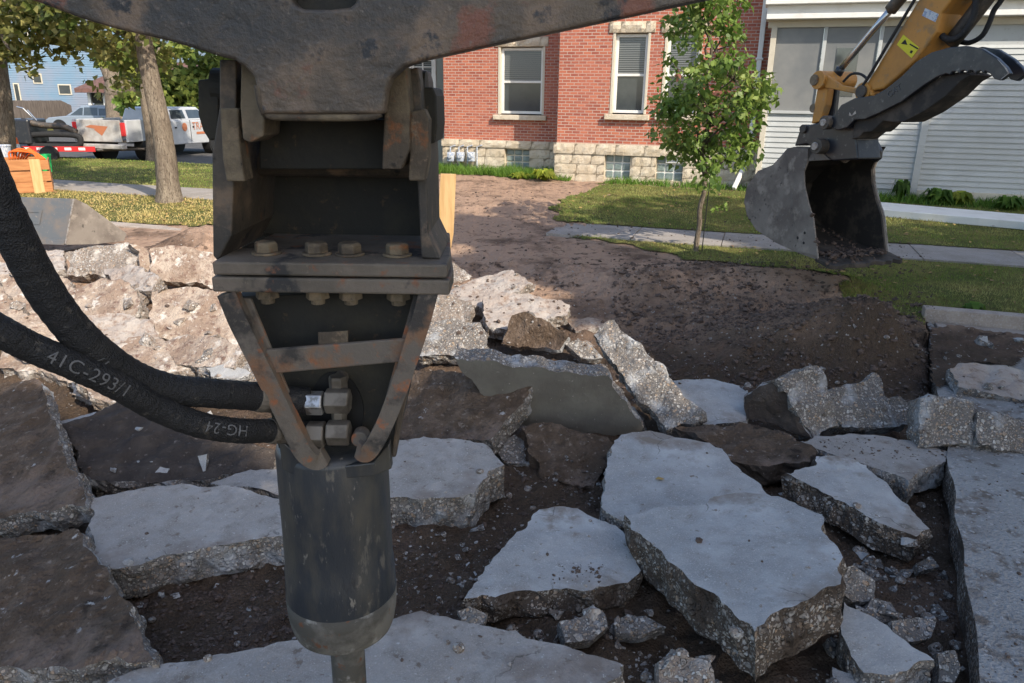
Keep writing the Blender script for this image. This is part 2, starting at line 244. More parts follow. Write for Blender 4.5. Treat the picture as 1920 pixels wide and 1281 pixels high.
# ------------------------------------------------------------------ mesh helpers
ROOTS = {}
def tag(o, label=None, cat=None, group=None, kind=None):
    if label: o['label'] = label
    if cat: o['category'] = cat
    if group: o['group'] = group
    if kind: o['kind'] = kind
    return o
def empty(name, loc, label, cat, group=None, rz=0):
    o = bpy.data.objects.new(name, None); C.objects.link(o); o.location = loc; o.rotation_euler = (0, 0, rz); o.empty_display_size = .2
    ROOTS[o.name] = (Vector(loc), rz); return tag(o, label, cat, group)
def rootof(o):
    while o.parent: o = o.parent
    return o
class G:
    def __init__(s, fr=None): s.v = []; s.f = []; s.m = []; s.fr = fr
    def add(s, vs, fs, mi=0):
        n = len(s.v); s.v += [s.fr(*v) if s.fr else Vector(v) for v in vs]; s.f += [tuple(i+n for i in f) for f in fs]
        s.m += (mi if isinstance(mi, list) else [mi]*len(fs)); return s
    def box(s, x0, x1, y0, y1, z0, z1, mi=0):
        return s.add([(x, y, z) for x in (x0, x1) for y in (y0, y1) for z in (z0, z1)], [(0, 1, 3, 2), (4, 6, 7, 5), (0, 4, 5, 1), (2, 3, 7, 6), (0, 2, 6, 4), (1, 5, 7, 3)], mi)
    def prism(s, pts, d, mi=0):
        n = len(pts); d = Vector(d); p = [Vector(q) for q in pts]
        return s.add([tuple(q) for q in p]+[tuple(q+d) for q in p], [tuple(range(n)), tuple(range(2*n-1, n-1, -1))]+[(i, i+n, (i+1) % n+n, (i+1) % n) for i in range(n)], mi)
    def tube(s, pts, r, seg=12, cap=True, mi=0, rf=None):
        pts = [Vector(p) for p in pts]; n = len(pts); rr = r if isinstance(r, (list, tuple)) else [r]*n; vs = []
        up = Vector((0, 0, 1)); t0 = (pts[1]-pts[0]).normalized(); a = up.cross(t0)
        if a.length < .05: a = Vector((1, 0, 0)).cross(t0)
        a.normalize()
        for i, p in enumerate(pts):
            t = (pts[min(i+1, n-1)]-pts[max(i-1, 0)]).normalized(); a = (a-t*a.dot(t)).normalized(); b = t.cross(a)
            for k in range(seg):
                th = 2*math.pi*k/seg; q = rr[i]*(rf(i, th) if rf else 1); vs.append(tuple(p+a*math.cos(th)*q+b*math.sin(th)*q))
        fs = [(i*seg+k, i*seg+(k+1) % seg, (i+1)*seg+(k+1) % seg, (i+1)*seg+k) for i in range(n-1) for k in range(seg)]
        if cap: fs += [tuple(range(seg))[::-1], tuple((n-1)*seg+k for k in range(seg))]
        return s.add(vs, fs, mi)
    def lathe(s, prof, c, seg=32, mi=0, axis='z'):
        vs = []
        for r, z in prof:
            for k in range(seg):
                th = 2*math.pi*k/seg
                q = (r*math.cos(th), r*math.sin(th), z) if axis == 'z' else ((z, r*math.cos(th), r*math.sin(th)) if axis == 'x' else (r*math.sin(th), z, r*math.cos(th)))
                vs.append((c[0]+q[0], c[1]+q[1], c[2]+q[2]))
        n = len(prof); fs = [(i*seg+k, i*seg+(k+1) % seg, (i+1)*seg+(k+1) % seg, (i+1)*seg+k) for i in range(n-1) for k in range(seg)]
        fs += [tuple(range(seg))[::-1], tuple((n-1)*seg+k for k in range(seg))]
        return s.add(vs, fs, mi)
    def obj(s, name, mats, parent=None, bevel=0, smooth=False, label=None, cat=None, group=None, kind=None, seg=2):
        return mkobj(name, s.v, s.f, mats, parent, s.m, bevel, smooth, label, cat, group, kind, seg)
def mkobj(name, v, f, mats, parent=None, mi=None, bevel=0, smooth=False, label=None, cat=None, group=None, kind=None, seg=2, recentre=True):
    me = bpy.data.meshes.new(name); o = bpy.data.objects.new(name, me); C.objects.link(o)
    A = np.array([tuple(q) for q in v], dtype=float).reshape(-1, 3)
    if parent is not None:
        rt = rootof(parent); loc, rz = ROOTS[rt.name]; A = A-np.array(loc); c, s_ = math.cos(-rz), math.sin(-rz)
        A = np.stack([A[:, 0]*c-A[:, 1]*s_, A[:, 0]*s_+A[:, 1]*c, A[:, 2]], 1); o.parent = parent
    elif recentre:
        c = A.mean(0); c[2] = A[:, 2].min(); A = A-c; o.location = c; ROOTS[o.name] = (Vector(c), 0)
    else: ROOTS[o.name] = (Vector((0, 0, 0)), 0)
    me.from_pydata(A.tolist(), [], f)
    for m in (mats if isinstance(mats, (list, tuple)) else [mats]): me.materials.append(mt[m] if isinstance(m, str) else m)
    if mi is not None and len(mi): me.polygons.foreach_set('material_index', mi)
    if smooth: me.polygons.foreach_set('use_smooth', [True]*len(me.polygons))
    me.validate(); me.update()
    bm = bmesh.new(); bm.from_mesh(me); bmesh.ops.recalc_face_normals(bm, faces=bm.faces) if len(bm.faces) < 60000 and not (kind == 'sheet') else None; bm.to_mesh(me); bm.free()
    if bevel:
        b = o.modifiers.new('bevel', 'BEVEL'); b.width = bevel; b.segments = seg; b.limit_method = 'ANGLE'; b.angle_limit = R(35)
        if smooth is None: pass
    if kind == 'sheet': kind = None
    tag(o, label, cat, group, kind); return o
def quads(name, V4, mats, parent=None, tri=False, **k):
    """V4: (n,4,3) or (n,3,3) array of loose faces"""
    n, c, _ = V4.shape; me = bpy.data.meshes.new(name); V = V4.reshape(-1, 3).copy(); o = bpy.data.objects.new(name, me); C.objects.link(o)
    if parent is not None:
        loc, rz = ROOTS[rootof(parent).name]; V -= np.array(loc); o.parent = parent
    else:
        ce = V.mean(0); ce[2] = V[:, 2].min(); V -= ce; o.location = ce; ROOTS[o.name] = (Vector(ce), 0)
    me.vertices.add(n*c); me.vertices.foreach_set('co', V.ravel()); me.loops.add(n*c); me.loops.foreach_set('vertex_index', np.arange(n*c))
    me.polygons.add(n); me.polygons.foreach_set('loop_start', np.arange(n)*c); me.polygons.foreach_set('loop_total', np.full(n, c))
    for m in (mats if isinstance(mats, (list, tuple)) else [mats]): me.materials.append(mt[m])
    me.update(); me.validate(); tag(o, **k); return o
def spline(pts, n):
    P = [Vector(p) for p in pts]; P = [P[0]*2-P[1]]+P+[P[-1]*2-P[-2]]; out = []; m = len(P)-3
    for j in range(n):
        x = j/(n-1)*m; i = min(int(x), m-1); t = x-i; a, b, c, d = P[i:i+4]
        out.append(.5*((2*b)+(c-a)*t+(2*a-5*b+4*c-d)*t*t+(3*b-a-3*c+d)*t**3))
    return out
def inpoly(X, Y, poly):
    r = np.zeros(np.shape(X), bool); n = len(poly)
    for i in range(n):
        x0, y0 = poly[i][0], poly[i][1]; x1, y1 = poly[(i+1) % n][0], poly[(i+1) % n][1]
        c = ((y0 > Y) != (y1 > Y)); xx = (x1-x0)*(Y-y0)/((y1-y0) if y1 != y0 else 1e-9)+x0; r ^= c & (X < xx)
    return r
# ------------------------------------------------------------------ ground
MOUNDS = [(1590, 640, .1, .58, 1.0, .5), (1500, 610, .1, .14, .35, .25), (1680, 600, .1, .12, .3, .25), (1400, 640, -.1, .14, .6, .5), (1330, 520, .1, .16, .8, .5), (1500, 525, .15, .14, .7, .4), (385, 470, .1, .38, .7, .6),
    (200, 640, -.1, .30, 1.5, 1.2), (330, 850, -.25, .16, .6, .3), (900, 400, .15, .2, 1.6, 1.2), (1180, 560, -.1, .12, .6, .4), (1250, 560, 0, .08, .5, .5),
    (700, 560, -.1, .2, 1.6, .7), (1050, 860, -.25, .1, .35, .25), (60, 560, 0, .25, 1.5, .8), (1580, 540, .15, .16, .35, .25)]
MW = [(PZ(u, v, z), a, rx, ry) for u, v, z, a, rx, ry in MOUNDS]
def xedge(y): return 2.08+(y-2.61)*.485
def hgt(x, y):
    x = np.asarray(x, float); y = np.asarray(y, float); s = x*E1.x+y*E1.y; t = x*E2.x+y*E2.y
    z = np.interp(t, [6.3, 8.0, 9.6, 12, 18.4, 60], [-.26, -.12, .08, .18, .40, .40])
    left = sstep(-s, 8.5, 11.5); z = z*(1-left)+left*np.interp(t, [6.3, 9, 10.6, 15.5, 21.3, 21.8], [-.2, 0, .1, .12, .12, -.06])
    for c, a, rx, ry in MW: z = z+a*np.exp(-(((x-c.x)/rx)**2+((y-c.y)/ry)**2)**1.1)
    dirt = (1-sstep(np.abs(t-5), 14, 16))*(1-left*(t > 10))
    road = (x > xedge(y)-.02) & (t < 9.3)
    fall = sstep(xedge(y)-x, .0, .55); z = np.where((t < 8.6) & (z > -.16), -.16+(z+.16)*(.25+.75*fall), z)
    z = np.where(road, np.minimum(z, -.22), z)
    n = fbm(x, y, 1.1, 6, 3)*.18+np.abs(fbm(x, y, 4, 4, 9))*.17+fbm(x, y, 13, 3, 5)*.07
    smooth = sstep(t, 9.7, 11)*sstep(s, -3, -2)
    soft = sstep(t, 9.6, 11.0)*(.45)
    return z+n*dirt*(1-smooth)*(1-soft)*np.where(road, 0, 1)
def h1(p): return float(hgt(np.array([p[0]]), np.array([p[1]]))[0])
def axis(a, b, st, far):
    c = list(np.arange(a, b, st)); k = st; p = c[-1]
    while p < far: k *= 1.12; p += k; c.append(p)
    k = st; p = c[0]
    while p > -far: k *= 1.12; p -= k; c.insert(0, p)
    return np.array(c)
ax = axis(-4.5, 5.0, .035, 700); ay = axis(2.0, 10.5, .035, 700)
X, Y = np.meshgrid(ax, ay); Z = hgt(X, Y); nx, ny = len(ax), len(ay)
idx = np.arange(nx*ny).reshape(ny, nx)
Q = np.stack([idx[:-1, :-1], idx[:-1, 1:], idx[1:, 1:], idx[1:, :-1]], -1).reshape(-1, 4)
me = bpy.data.meshes.new('dirt_ground'); g = bpy.data.objects.new('dirt_ground', me); C.objects.link(g)
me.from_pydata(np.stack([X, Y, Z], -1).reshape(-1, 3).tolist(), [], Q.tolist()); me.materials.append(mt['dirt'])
me.polygons.foreach_set('use_smooth', [True]*len(me.polygons)); me.update(); tag(g, kind='structure')
def sheet(name, poly, mat, dz, step=.12, hfun=None):
    P = np.array([(p[0], p[1]) for p in poly]); x = np.arange(P[:, 0].min(), P[:, 0].max()+step, step); y = np.arange(P[:, 1].min(), P[:, 1].max()+step, step)
    XX, YY = np.meshgrid(x, y); ZZ = (hfun or hgt)(XX, YY)+dz; m = inpoly(XX[:-1, :-1]+step/2, YY[:-1, :-1]+step/2, P)
    ii = np.arange(XX.size).reshape(XX.shape); q = np.stack([ii[:-1, :-1], ii[:-1, 1:], ii[1:, 1:], ii[1:, :-1]], -1)[m]
    used, inv = np.unique(q.ravel(), return_inverse=True); V = np.stack([XX, YY, ZZ], -1).reshape(-1, 3)[used]
    me = bpy.data.meshes.new(name); o = bpy.data.objects.new(name, me); C.objects.link(o); me.from_pydata(V.tolist(), [], inv.reshape(-1, 4).tolist())
    me.materials.append(mt[mat]); me.polygons.foreach_set('use_smooth', [True]*len(me.polygons)); me.update(); tag(o, kind='structure'); return o
def xy(p): return (p.x, p.y)
def stp(*l): return [xy(S(s, t, 0)) for s, t in l]
def pz(*l, z=.2): return [xy(PZ(u, v, z)) for u, v in l]
LR1 = pz((1180, 350), (1120, 362), (1055, 385), (1035, 400), (1045, 416), z=.25)+stp((-3.2, 13.35), (9, 13.35), (9, 18.3), (-2.5, 18.3), (-3.9, 18.5))
LR2 = stp((-3.0, 12.1))+pz((1130, 452), (1200, 462), (1290, 485), (1400, 497), (1500, 505), (1560, 525), (1600, 552), (1660, 572), (1728, 582), z=.18)+stp((2.0, 9.5), (9, 9.5), (9, 12.1))
LL1 = stp((-30, 10.8), (-9.4, 10.8), (-9.0, 12), (-9.2, 13.9), (-30, 13.9)); LL2 = stp((-40, 15.4), (-9.2, 15.4), (-9.4, 21.3), (-40, 21.3))
def ragged(poly, a, st=.12):
    out = []
    for i in range(len(poly)):
        p, q = Vector(poly[i]), Vector(poly[(i+1) % len(poly)]); n_ = max(1, int((q-p).length/st)) if (q-p).length < 4 else 1
        for k in range(n_): c = p.lerp(q, k/n_); out.append((c.x+a*MN.noise(Vector((c.x*2.2, c.y*2.2, 0)))*1.6+a*.6*MN.noise(Vector((c.x*9, c.y*9, 2))), c.y+a*MN.noise(Vector((c.x*2.2, c.y*2.2, 9)))*1.6+a*.6*MN.noise(Vector((c.x*9, c.y*9, 5)))))
    return out
LR1 = ragged(LR1, .14); LR2 = ragged(LR2, .14)
sheet('front_lawn', LR1, 'grass_base', .02, .05); sheet('verge_lawn', LR2, 'grass_base', .02, .05)
sheet('side_verge', LL1, 'grass_base', .02, .15); sheet('side_lawn', LL2, 'grass_base', .02, .15)
def flat(name, poly, z, mat, th=.1):
    gg = G(); gg.prism([(p[0], p[1], z) for p in poly], (0, 0, -th)); return gg.obj(name, mat, kind='structure', bevel=.01)
def walk(name, s0, s1, t0, t1, z, mat, seg=1.5, th=.1, zf=None):
    gg = G(S); n = int(abs(s1-s0)/seg)+1
    for i in range(n):
        a = s0+(s1-s0)*i/n; b = s0+(s1-s0)*(i+1)/n-.012; d = random.uniform(-.006, .006)
        gg.box(a, b, t0, t1, z-th+d, z+d)
    return gg.obj(name, mat, kind='structure', bevel=.008)
walk('sidewalk', -3.35, 14, 12.1, 13.38, .235, 'walk'); walk('side_sidewalk', -40, -9.3, 13.9, 15.4, .16, 'walk')
walk('kerb', 1.98, 14, 9.3, 9.47, .17, 'kerb', 3, .4); walk('side_kerb', -30, -9.25, 10.45, 10.75, .13, 'kerb', 3, .3)
walk('gutter', 2.1, 14, 8.72, 9.29, .012, 'kerb', 3, .2)
flat('cross_street', stp((-90, 21.6), (-9.8, 21.6), (-9.8, 33), (-90, 33)), .0, 'asphalt'); flat('far_lawn', stp((-160, 33.01), (-9.8, 33.01), (-9.8, 140), (-160, 140)), .02, 'grass_base', .1)
flat('rear_yard', stp((-9.7, 21.8), (60, 25), (60, 140), (-9.7, 140)), .42, 'grass_base', .1)
# ------------------------------------------------------------------ broken slabs
def slab(name, px, anchor, n, th, mats, label, cat='slab', group=None, amp=.012, capamp=.002, botamp=.012, jag=.008, flare=0, step=.03, rings=5, world=None):
    """outline traced on the slab's own plane, then given its thickness"""
    n = Vector(n).normalized(); p0 = PZ(*anchor) if world is None else world
    P = [PN(u, v, p0, n) for u, v in px]
    ex = n.cross(Vector((0, 0, 1))) if abs(n.z) < .97 else Vector((1, 0, 0)); ex = (ex-n*ex.dot(n)).normalized(); ey = n.cross(ex)
    c = sum(P, Vector())/len(P); Q2 = [((p-c).dot(ex), (p-c).dot(ey)) for p in P]
    area = sum(Q2[i][0]*Q2[(i+1) % len(Q2)][1]-Q2[(i+1) % len(Q2)][0]*Q2[i][1] for i in range(len(Q2)))
    if area < 0: Q2.reverse()
    out = []; seed = random.uniform(0, 99); size = max(1e-3, math.sqrt(abs(area)/2)); step = min(step, size/6); jag = min(jag, size*.03); amp = min(amp, size*.05)
    for i in range(len(Q2)):
        a = Vector(Q2[i]); b = Vector(Q2[(i+1) % len(Q2)]); L = (b-a).length; k = max(1, int(L/step)); nrm = Vector(((b-a).y, -(b-a).x)).normalized() if L > 0 else Vector((0, 0))
        for j in range(k):
            q = a+(b-a)*(j/k); w_ = .3+.7*math.sin(math.pi*j/k) if k > 2 else .5
            d = (MN.noise(Vector((q.x*6+seed, q.y*6, 0)))*2.8+MN.noise(Vector((q.x*20+seed, q.y*20, 3)))*1.2+MN.noise(Vector((q.x*55+seed, q.y*55, 8)))*.5)*jag*(.35+w_); out.append(q+nrm*d)
    n0 = len(out); st = max(step*1.25, size/28); lo = np.array(out).min(0); hi = np.array(out).max(0)
    gx, gy = np.meshgrid(np.arange(lo[0], hi[0], st), np.arange(lo[1], hi[1], st)); gx = gx.ravel()+RNG.uniform(-.3, .3, gx.size)*st; gy = gy.ravel()+RNG.uniform(-.3, .3, gy.size)*st
    ins = inpoly(gx, gy, out); gx, gy = gx[ins], gy[ins]; oa = np.array(out)
    if len(gx):
        dd = np.min((gx[:, None]-oa[None, :, 0])**2+(gy[:, None]-oa[None, :, 1])**2, 1); kp = dd > (st*.5)**2; gx, gy = gx[kp], gy[kp]
    pts = [Vector(q) for q in out]+[Vector((a, b)) for a, b in zip(gx, gy)]
    r = delaunay_2d_cdt(pts, [], [list(range(n0))], 1, 1e-6); V2, F2 = r[0], r[2]
    if len(V2) != len(pts) or any(len(x) != 1 for x in r[3]): pass
    om = {}
    for i, ov in enumerate(r[3]):
        for x in ov:
            if x < n0 and x not in om: om[x] = i
    m = len(V2); verts = []; cen = Vector((sum(q.x for q in out)/n0, sum(q.y for q in out)/n0))
    isb = set(om.values())
    for side, a_ in ((0, capamp), (1, botamp)):
        for i, q in enumerate(V2):
            k = 1 if i not in isb else .35
            d = (MN.fractal(Vector((q.x*5+seed, q.y*5, side*7.7)), 1, 2, 5)*1.6+MN.noise(Vector((q.x*2.2, q.y*2.2+seed, 5)))*.8)*a_*k
            qq = q if side == 0 else cen+(q-cen)*(1+flare)
            verts.append(c+ex*qq.x+ey*qq.y-n*(th*side)+n*(d if side == 0 else -d))
    faces = [tuple(f) for f in F2]+[tuple(i+m for i in reversed(f)) for f in F2]; mi = [0]*len(F2)+[2]*len(F2)
    prev = [om[i] for i in range(n0) if i in om]; ob = [out[i] for i in range(n0) if i in om]; nn = len(prev); tops = prev
    for rg in range(1, rings):
        f_ = rg/rings; cur = []
        for i in range(nn):
            q = ob[i]; t_ = (ob[(i+1) % nn]-ob[i-1]); nr = Vector((t_.y, -t_.x)); nr = nr.normalized() if nr.length > 1e-6 else Vector((0, 0))
            d = (MN.fractal(Vector((q.x*9+seed, q.y*9, f_*th*9)), .9, 2, 4)*1.5+.15)*amp+flare*(q-cen).length*f_
            w3 = c+ex*(q.x+nr.x*d)+ey*(q.y+nr.y*d)-n*(th*f_); cur.append(len(verts)); verts.append(w3)
        for i in range(nn): faces.append((prev[i], cur[i], cur[(i+1) % nn], prev[(i+1) % nn])); mi.append(1)
        prev = cur
    bot = [k+m for k in tops]
    for i in range(nn): faces.append((prev[i], bot[i], bot[(i+1) % nn], prev[(i+1) % nn])); mi.append(1)
    return mkobj(name, verts, faces, mats, None, mi, label=label, cat=cat, group=group)
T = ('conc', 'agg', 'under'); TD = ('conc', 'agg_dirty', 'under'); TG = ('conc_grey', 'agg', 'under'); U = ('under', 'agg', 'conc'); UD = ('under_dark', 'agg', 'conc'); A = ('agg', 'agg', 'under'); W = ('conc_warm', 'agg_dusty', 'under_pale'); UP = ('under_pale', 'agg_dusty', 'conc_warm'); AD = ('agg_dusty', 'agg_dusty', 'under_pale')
SL = [
 # foreground
 ([(120, 1330), (200, 1281), (260, 1255), (400, 1228), (560, 1200), (680, 1170), (790, 1145), (860, 1165), (930, 1180), (1010, 1200), (1100, 1228), (1170, 1245), (1130, 1290), (1080, 1340), (700, 1400), (300, 1390)], (700, 1250, -.02), (0, 0, 1), .2, TG, 'big flat grey slab at the bottom of the photo under the chisel'),
 ([(165, 938), (230, 922), (340, 906), (430, 912), (540, 938), (600, 950), (590, 1000), (545, 1003), (470, 1012), (420, 1021), (330, 1040), (250, 1060), (195, 1068), (178, 1010)], (400, 1020, -.02), (.02, -.08, 1), .21, TG, 'long grey slab left of the breaker with a pebbly broken front edge'),
 ([(395, 906), (440, 888), (490, 880), (560, 880), (600, 900), (600, 940), (540, 932), (470, 915)], (500, 900, -.05), (0, 0, 1), .12, TG, 'thin sliver of grey slab behind the long slab, left of the breaker'),
 ([(660, 832), (730, 826), (850, 822), (905, 832), (935, 860), (945, 872), (915, 882), (900, 905), (890, 925), (850, 932), (800, 935), (735, 932), (660, 930)], (800, 930, .02), (-.03, -.12, 1), .26, TG, 'grey slab right of the breaker body with a deep pebbled front edge'),
 ([(870, 1122), (930, 1040), (1010, 955), (1060, 952), (1110, 968), (1155, 985), (1180, 1010), (1200, 1070), (1180, 1094), (1120, 1098), (1050, 1105), (960, 1110)], (1000, 1100, -.03), (.03, -.05, 1), .17, TD, 'pointed grey slab with dark soil crumbs on it, right of the breaker foot'),
 ([(1135, 880), (1148, 850), (1165, 815), (1220, 808), (1290, 822), (1330, 830), (1360, 852), (1375, 870), (1400, 890), (1440, 925), (1500, 960), (1450, 1010), (1200, 1000), (1128, 950), (1132, 915)], (1250, 950, .02), (-.03, -.1, 1), .2, T, 'rounded pale slab with one brown leaf on it, under the largest slab'),
 ([(1168, 966), (1240, 950), (1320, 946), (1338, 931), (1400, 925), (1470, 935), (1540, 965), (1546, 1000), (1580, 1045), (1576, 1095), (1520, 1120), (1470, 1140), (1440, 1162), (1418, 1186), (1350, 1130), (1290, 1082), (1215, 1012)], (1418, 1186, .22), (-.12, .02, 1), .27, ('conc', 'agg_dirty', 'under_dark'), 'largest grey slab, tilted on its neighbour with a thick dirty front edge'),
 ([(1472, 888), (1530, 872), (1532, 856), (1565, 854), (1625, 872), (1680, 930), (1742, 992), (1718, 1006), (1650, 982), (1560, 930)], (1650, 980, .0), (.05, -.06, 1), .19, TD, 'narrow wedge of grey slab pointing to the pit edge on the right'),
 ([(1500, 828), (1570, 815), (1640, 815), (1720, 828), (1792, 850), (1775, 866), (1720, 880), (1705, 902), (1690, 893), (1620, 870), (1560, 852)], (1640, 870, -.01), (0, 0, 1), .19, TG, 'flat soil-strewn slab in front of the pebbly blocks at right'),
 ([(1265, 800), (1330, 794), (1420, 798), (1480, 815), (1532, 850), (1525, 868), (1440, 874), (1370, 862), (1330, 828)], (1400, 850, .0), (-.05, -.12, 1), .16, ('under', 'under_dark', 'conc'), 'low brown dirt-covered slab between the round slab and the dark block'),
 ([(1262, 714), (1340, 711), (1395, 725), (1410, 740), (1400, 790), (1310, 795), (1285, 760)], (1350, 780, -.0), (.05, -.15, 1), .18, T, 'plain grey slab behind the tilted pebbly prism'),
 ([(1580, 1128), (1640, 1158), (1700, 1200), (1752, 1238), (1700, 1258), (1620, 1262), (1595, 1230), (1578, 1180)], (1650, 1230, .0), (-.1, -.15, 1), .2, ('conc', 'agg', 'under'), 'speckled slab piece at lower right beside the largest slab'),
 ([(1560, 1250), (1600, 1262), (1680, 1270), (1700, 1300), (1640, 1330), (1560, 1310)], (1640, 1280, -.1), (0, 0, 1), .15, TD, 'slab piece cut off by the bottom edge at lower right'),
 # left leaning, dirty side up
 ([(-80, 735), (0, 722), (35, 715), (68, 708), (85, 745), (105, 800), (118, 850), (150, 905), (160, 935), (160, 948), (80, 962), (-80, 985)], (60, 965, -.02), (-.25, -.35, 1), .17, U, 'upturned dirt-faced slab at the left edge, upper one, with white mortar along its side'),
 ([(-80, 1025), (0, 1012), (90, 1000), (140, 990), (155, 1010), (180, 1046), (230, 1120), (270, 1185), (300, 1240), (180, 1248), (60, 1252), (-80, 1260)], (150, 1245, -.03), (-.2, -.25, 1), .16, U, 'upturned dark slab at the lower left corner with a pebbly front edge'),
 # centre
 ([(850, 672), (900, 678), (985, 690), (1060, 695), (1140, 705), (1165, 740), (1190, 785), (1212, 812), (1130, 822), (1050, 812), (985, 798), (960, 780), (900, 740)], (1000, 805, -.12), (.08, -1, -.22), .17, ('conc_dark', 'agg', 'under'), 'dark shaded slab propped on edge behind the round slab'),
 ([(1112, 628), (1132, 612), (1152, 600), (1190, 640), (1260, 715), (1312, 772), (1308, 792), (1250, 808), (1222, 775), (1190, 738)], (1250, 806, -.05), (-.25, -.55, .6), .2, A, 'long pebbly prism of concrete tilted diagonally at the centre'),
 ([(700, 705), (770, 692), (850, 694), (920, 705), (990, 715), (992, 738), (970, 770), (920, 824), (830, 826), (700, 830)], (850, 825, -.0), (-.15, -.5, 1), .2, U, 'dirty slab facing up right of the breaker bars, pebbly on its right edge'),
 ([(975, 800), (1010, 795), (1080, 806), (1140, 820), (1155, 845), (1130, 880), (1115, 915), (1060, 905), (1010, 885), (990, 850)], (1060, 900, -.2), (.05, -.6, 1), .18, ('under', 'under', 'under'), 'lump of caked brown soil between the grey slabs'),
 ([(925, 835), (965, 815), (990, 830), (995, 870), (960, 870), (940, 860)], (960, 868, -.18), (0, -.5, 1), .12, ('agg', 'agg', 'agg'), 'small pebbly lump left of the caked soil lump'),
 ([(1395, 745), (1425, 725), (1455, 713), (1480, 745), (1520, 822), (1460, 800), (1400, 784)], (1520, 822, -.06), (-.5, -.8, .15), .18, ('under_dark', 'agg', 'under'), 'block with a black soil-stained face left of the pebbly block'),
 ([(1457, 713), (1500, 697), (1530, 686), (1547, 705), (1560, 760), (1576, 800), (1525, 822), (1490, 765)], (1525, 822, -.06), (.25, -.85, .5), .17, A, 'upright pebbly block of concrete in front of the soil pile'),
 ([(1552, 735), (1600, 722), (1640, 700), (1652, 712), (1662, 742), (1690, 745), (1716, 772), (1712, 796), (1640, 800), (1580, 802), (1560, 770)], (1640, 800, -.05), (.1, -.75, .7), .18, A, 'ragged pebbly block whitened with dust in front of the soil pile'),
 ([(1724, 748), (1745, 741), (1800, 748), (1826, 754), (1820, 832), (1770, 832), (1720, 840), (1722, 790)], (1770, 836, .02), (-.1, -.9, .5), .2, A, 'squarish pebbly block standing at the pit corner on the right'),
 ([(1832, 768), (1880, 778), (1930, 792), (1990, 800), (1990, 850), (1930, 852), (1870, 845), (1835, 830), (1828, 800)], (1880, 848, .02), (.1, -.8, .7), .22, A, 'rough pebbly block cut off by the right edge'),
 ([(1780, 690), (1830, 680), (1900, 692), (1990, 700), (1990, 765), (1920, 750), (1860, 738), (1800, 725)], (1850, 738, .06), (.03, -.3, 1), .12, ('conc_warm', 'agg', 'under'), 'bright chalky slab piece at the right edge below the kerb'),
 # lit heap, centre
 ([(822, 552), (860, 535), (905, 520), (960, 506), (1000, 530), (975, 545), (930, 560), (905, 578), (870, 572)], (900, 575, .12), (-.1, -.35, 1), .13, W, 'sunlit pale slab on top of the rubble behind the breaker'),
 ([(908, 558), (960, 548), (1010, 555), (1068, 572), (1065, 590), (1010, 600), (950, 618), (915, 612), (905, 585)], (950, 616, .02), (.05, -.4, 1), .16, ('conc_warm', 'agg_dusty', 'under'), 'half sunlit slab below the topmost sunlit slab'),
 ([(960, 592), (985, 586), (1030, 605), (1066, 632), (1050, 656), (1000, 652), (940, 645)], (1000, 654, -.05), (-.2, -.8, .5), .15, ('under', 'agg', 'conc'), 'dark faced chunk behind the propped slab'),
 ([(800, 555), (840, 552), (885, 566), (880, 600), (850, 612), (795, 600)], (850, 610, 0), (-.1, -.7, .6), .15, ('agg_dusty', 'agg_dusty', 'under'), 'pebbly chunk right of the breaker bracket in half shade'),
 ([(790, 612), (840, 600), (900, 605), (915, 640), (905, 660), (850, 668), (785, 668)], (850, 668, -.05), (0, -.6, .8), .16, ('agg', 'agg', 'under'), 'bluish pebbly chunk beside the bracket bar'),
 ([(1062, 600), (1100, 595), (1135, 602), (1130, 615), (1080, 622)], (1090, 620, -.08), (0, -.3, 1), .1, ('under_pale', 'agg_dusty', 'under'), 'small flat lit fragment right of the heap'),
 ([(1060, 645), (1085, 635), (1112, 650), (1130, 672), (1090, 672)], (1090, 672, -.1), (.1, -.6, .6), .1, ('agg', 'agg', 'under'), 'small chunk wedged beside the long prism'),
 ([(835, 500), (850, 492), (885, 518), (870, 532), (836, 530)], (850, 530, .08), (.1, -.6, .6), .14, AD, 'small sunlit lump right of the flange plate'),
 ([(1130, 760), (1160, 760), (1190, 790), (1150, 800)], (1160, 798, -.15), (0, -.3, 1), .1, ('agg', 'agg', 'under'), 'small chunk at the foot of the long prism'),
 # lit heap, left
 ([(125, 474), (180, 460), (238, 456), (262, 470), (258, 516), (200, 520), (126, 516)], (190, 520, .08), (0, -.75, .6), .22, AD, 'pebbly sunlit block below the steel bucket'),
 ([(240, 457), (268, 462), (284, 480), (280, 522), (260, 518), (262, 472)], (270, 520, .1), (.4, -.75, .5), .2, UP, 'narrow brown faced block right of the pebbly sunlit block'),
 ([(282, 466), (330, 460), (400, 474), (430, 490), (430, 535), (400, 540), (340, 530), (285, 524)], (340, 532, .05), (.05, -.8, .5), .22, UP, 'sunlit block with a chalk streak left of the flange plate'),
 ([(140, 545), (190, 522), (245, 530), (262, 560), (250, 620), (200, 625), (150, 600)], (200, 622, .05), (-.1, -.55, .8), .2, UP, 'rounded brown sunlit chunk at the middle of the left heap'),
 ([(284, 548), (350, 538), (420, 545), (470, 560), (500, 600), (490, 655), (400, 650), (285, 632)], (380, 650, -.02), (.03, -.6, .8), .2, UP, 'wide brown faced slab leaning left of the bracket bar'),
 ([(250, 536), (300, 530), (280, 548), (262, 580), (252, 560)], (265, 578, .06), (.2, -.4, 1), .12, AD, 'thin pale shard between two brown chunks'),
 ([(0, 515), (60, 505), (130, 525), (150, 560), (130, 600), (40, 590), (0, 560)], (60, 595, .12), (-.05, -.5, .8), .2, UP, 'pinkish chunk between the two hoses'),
 ([(-60, 545), (0, 540), (60, 600), (40, 640), (-60, 640)], (0, 640, .05), (0, -.5, .9), .2, UP, 'pinkish chunk at the left edge between the hoses'),
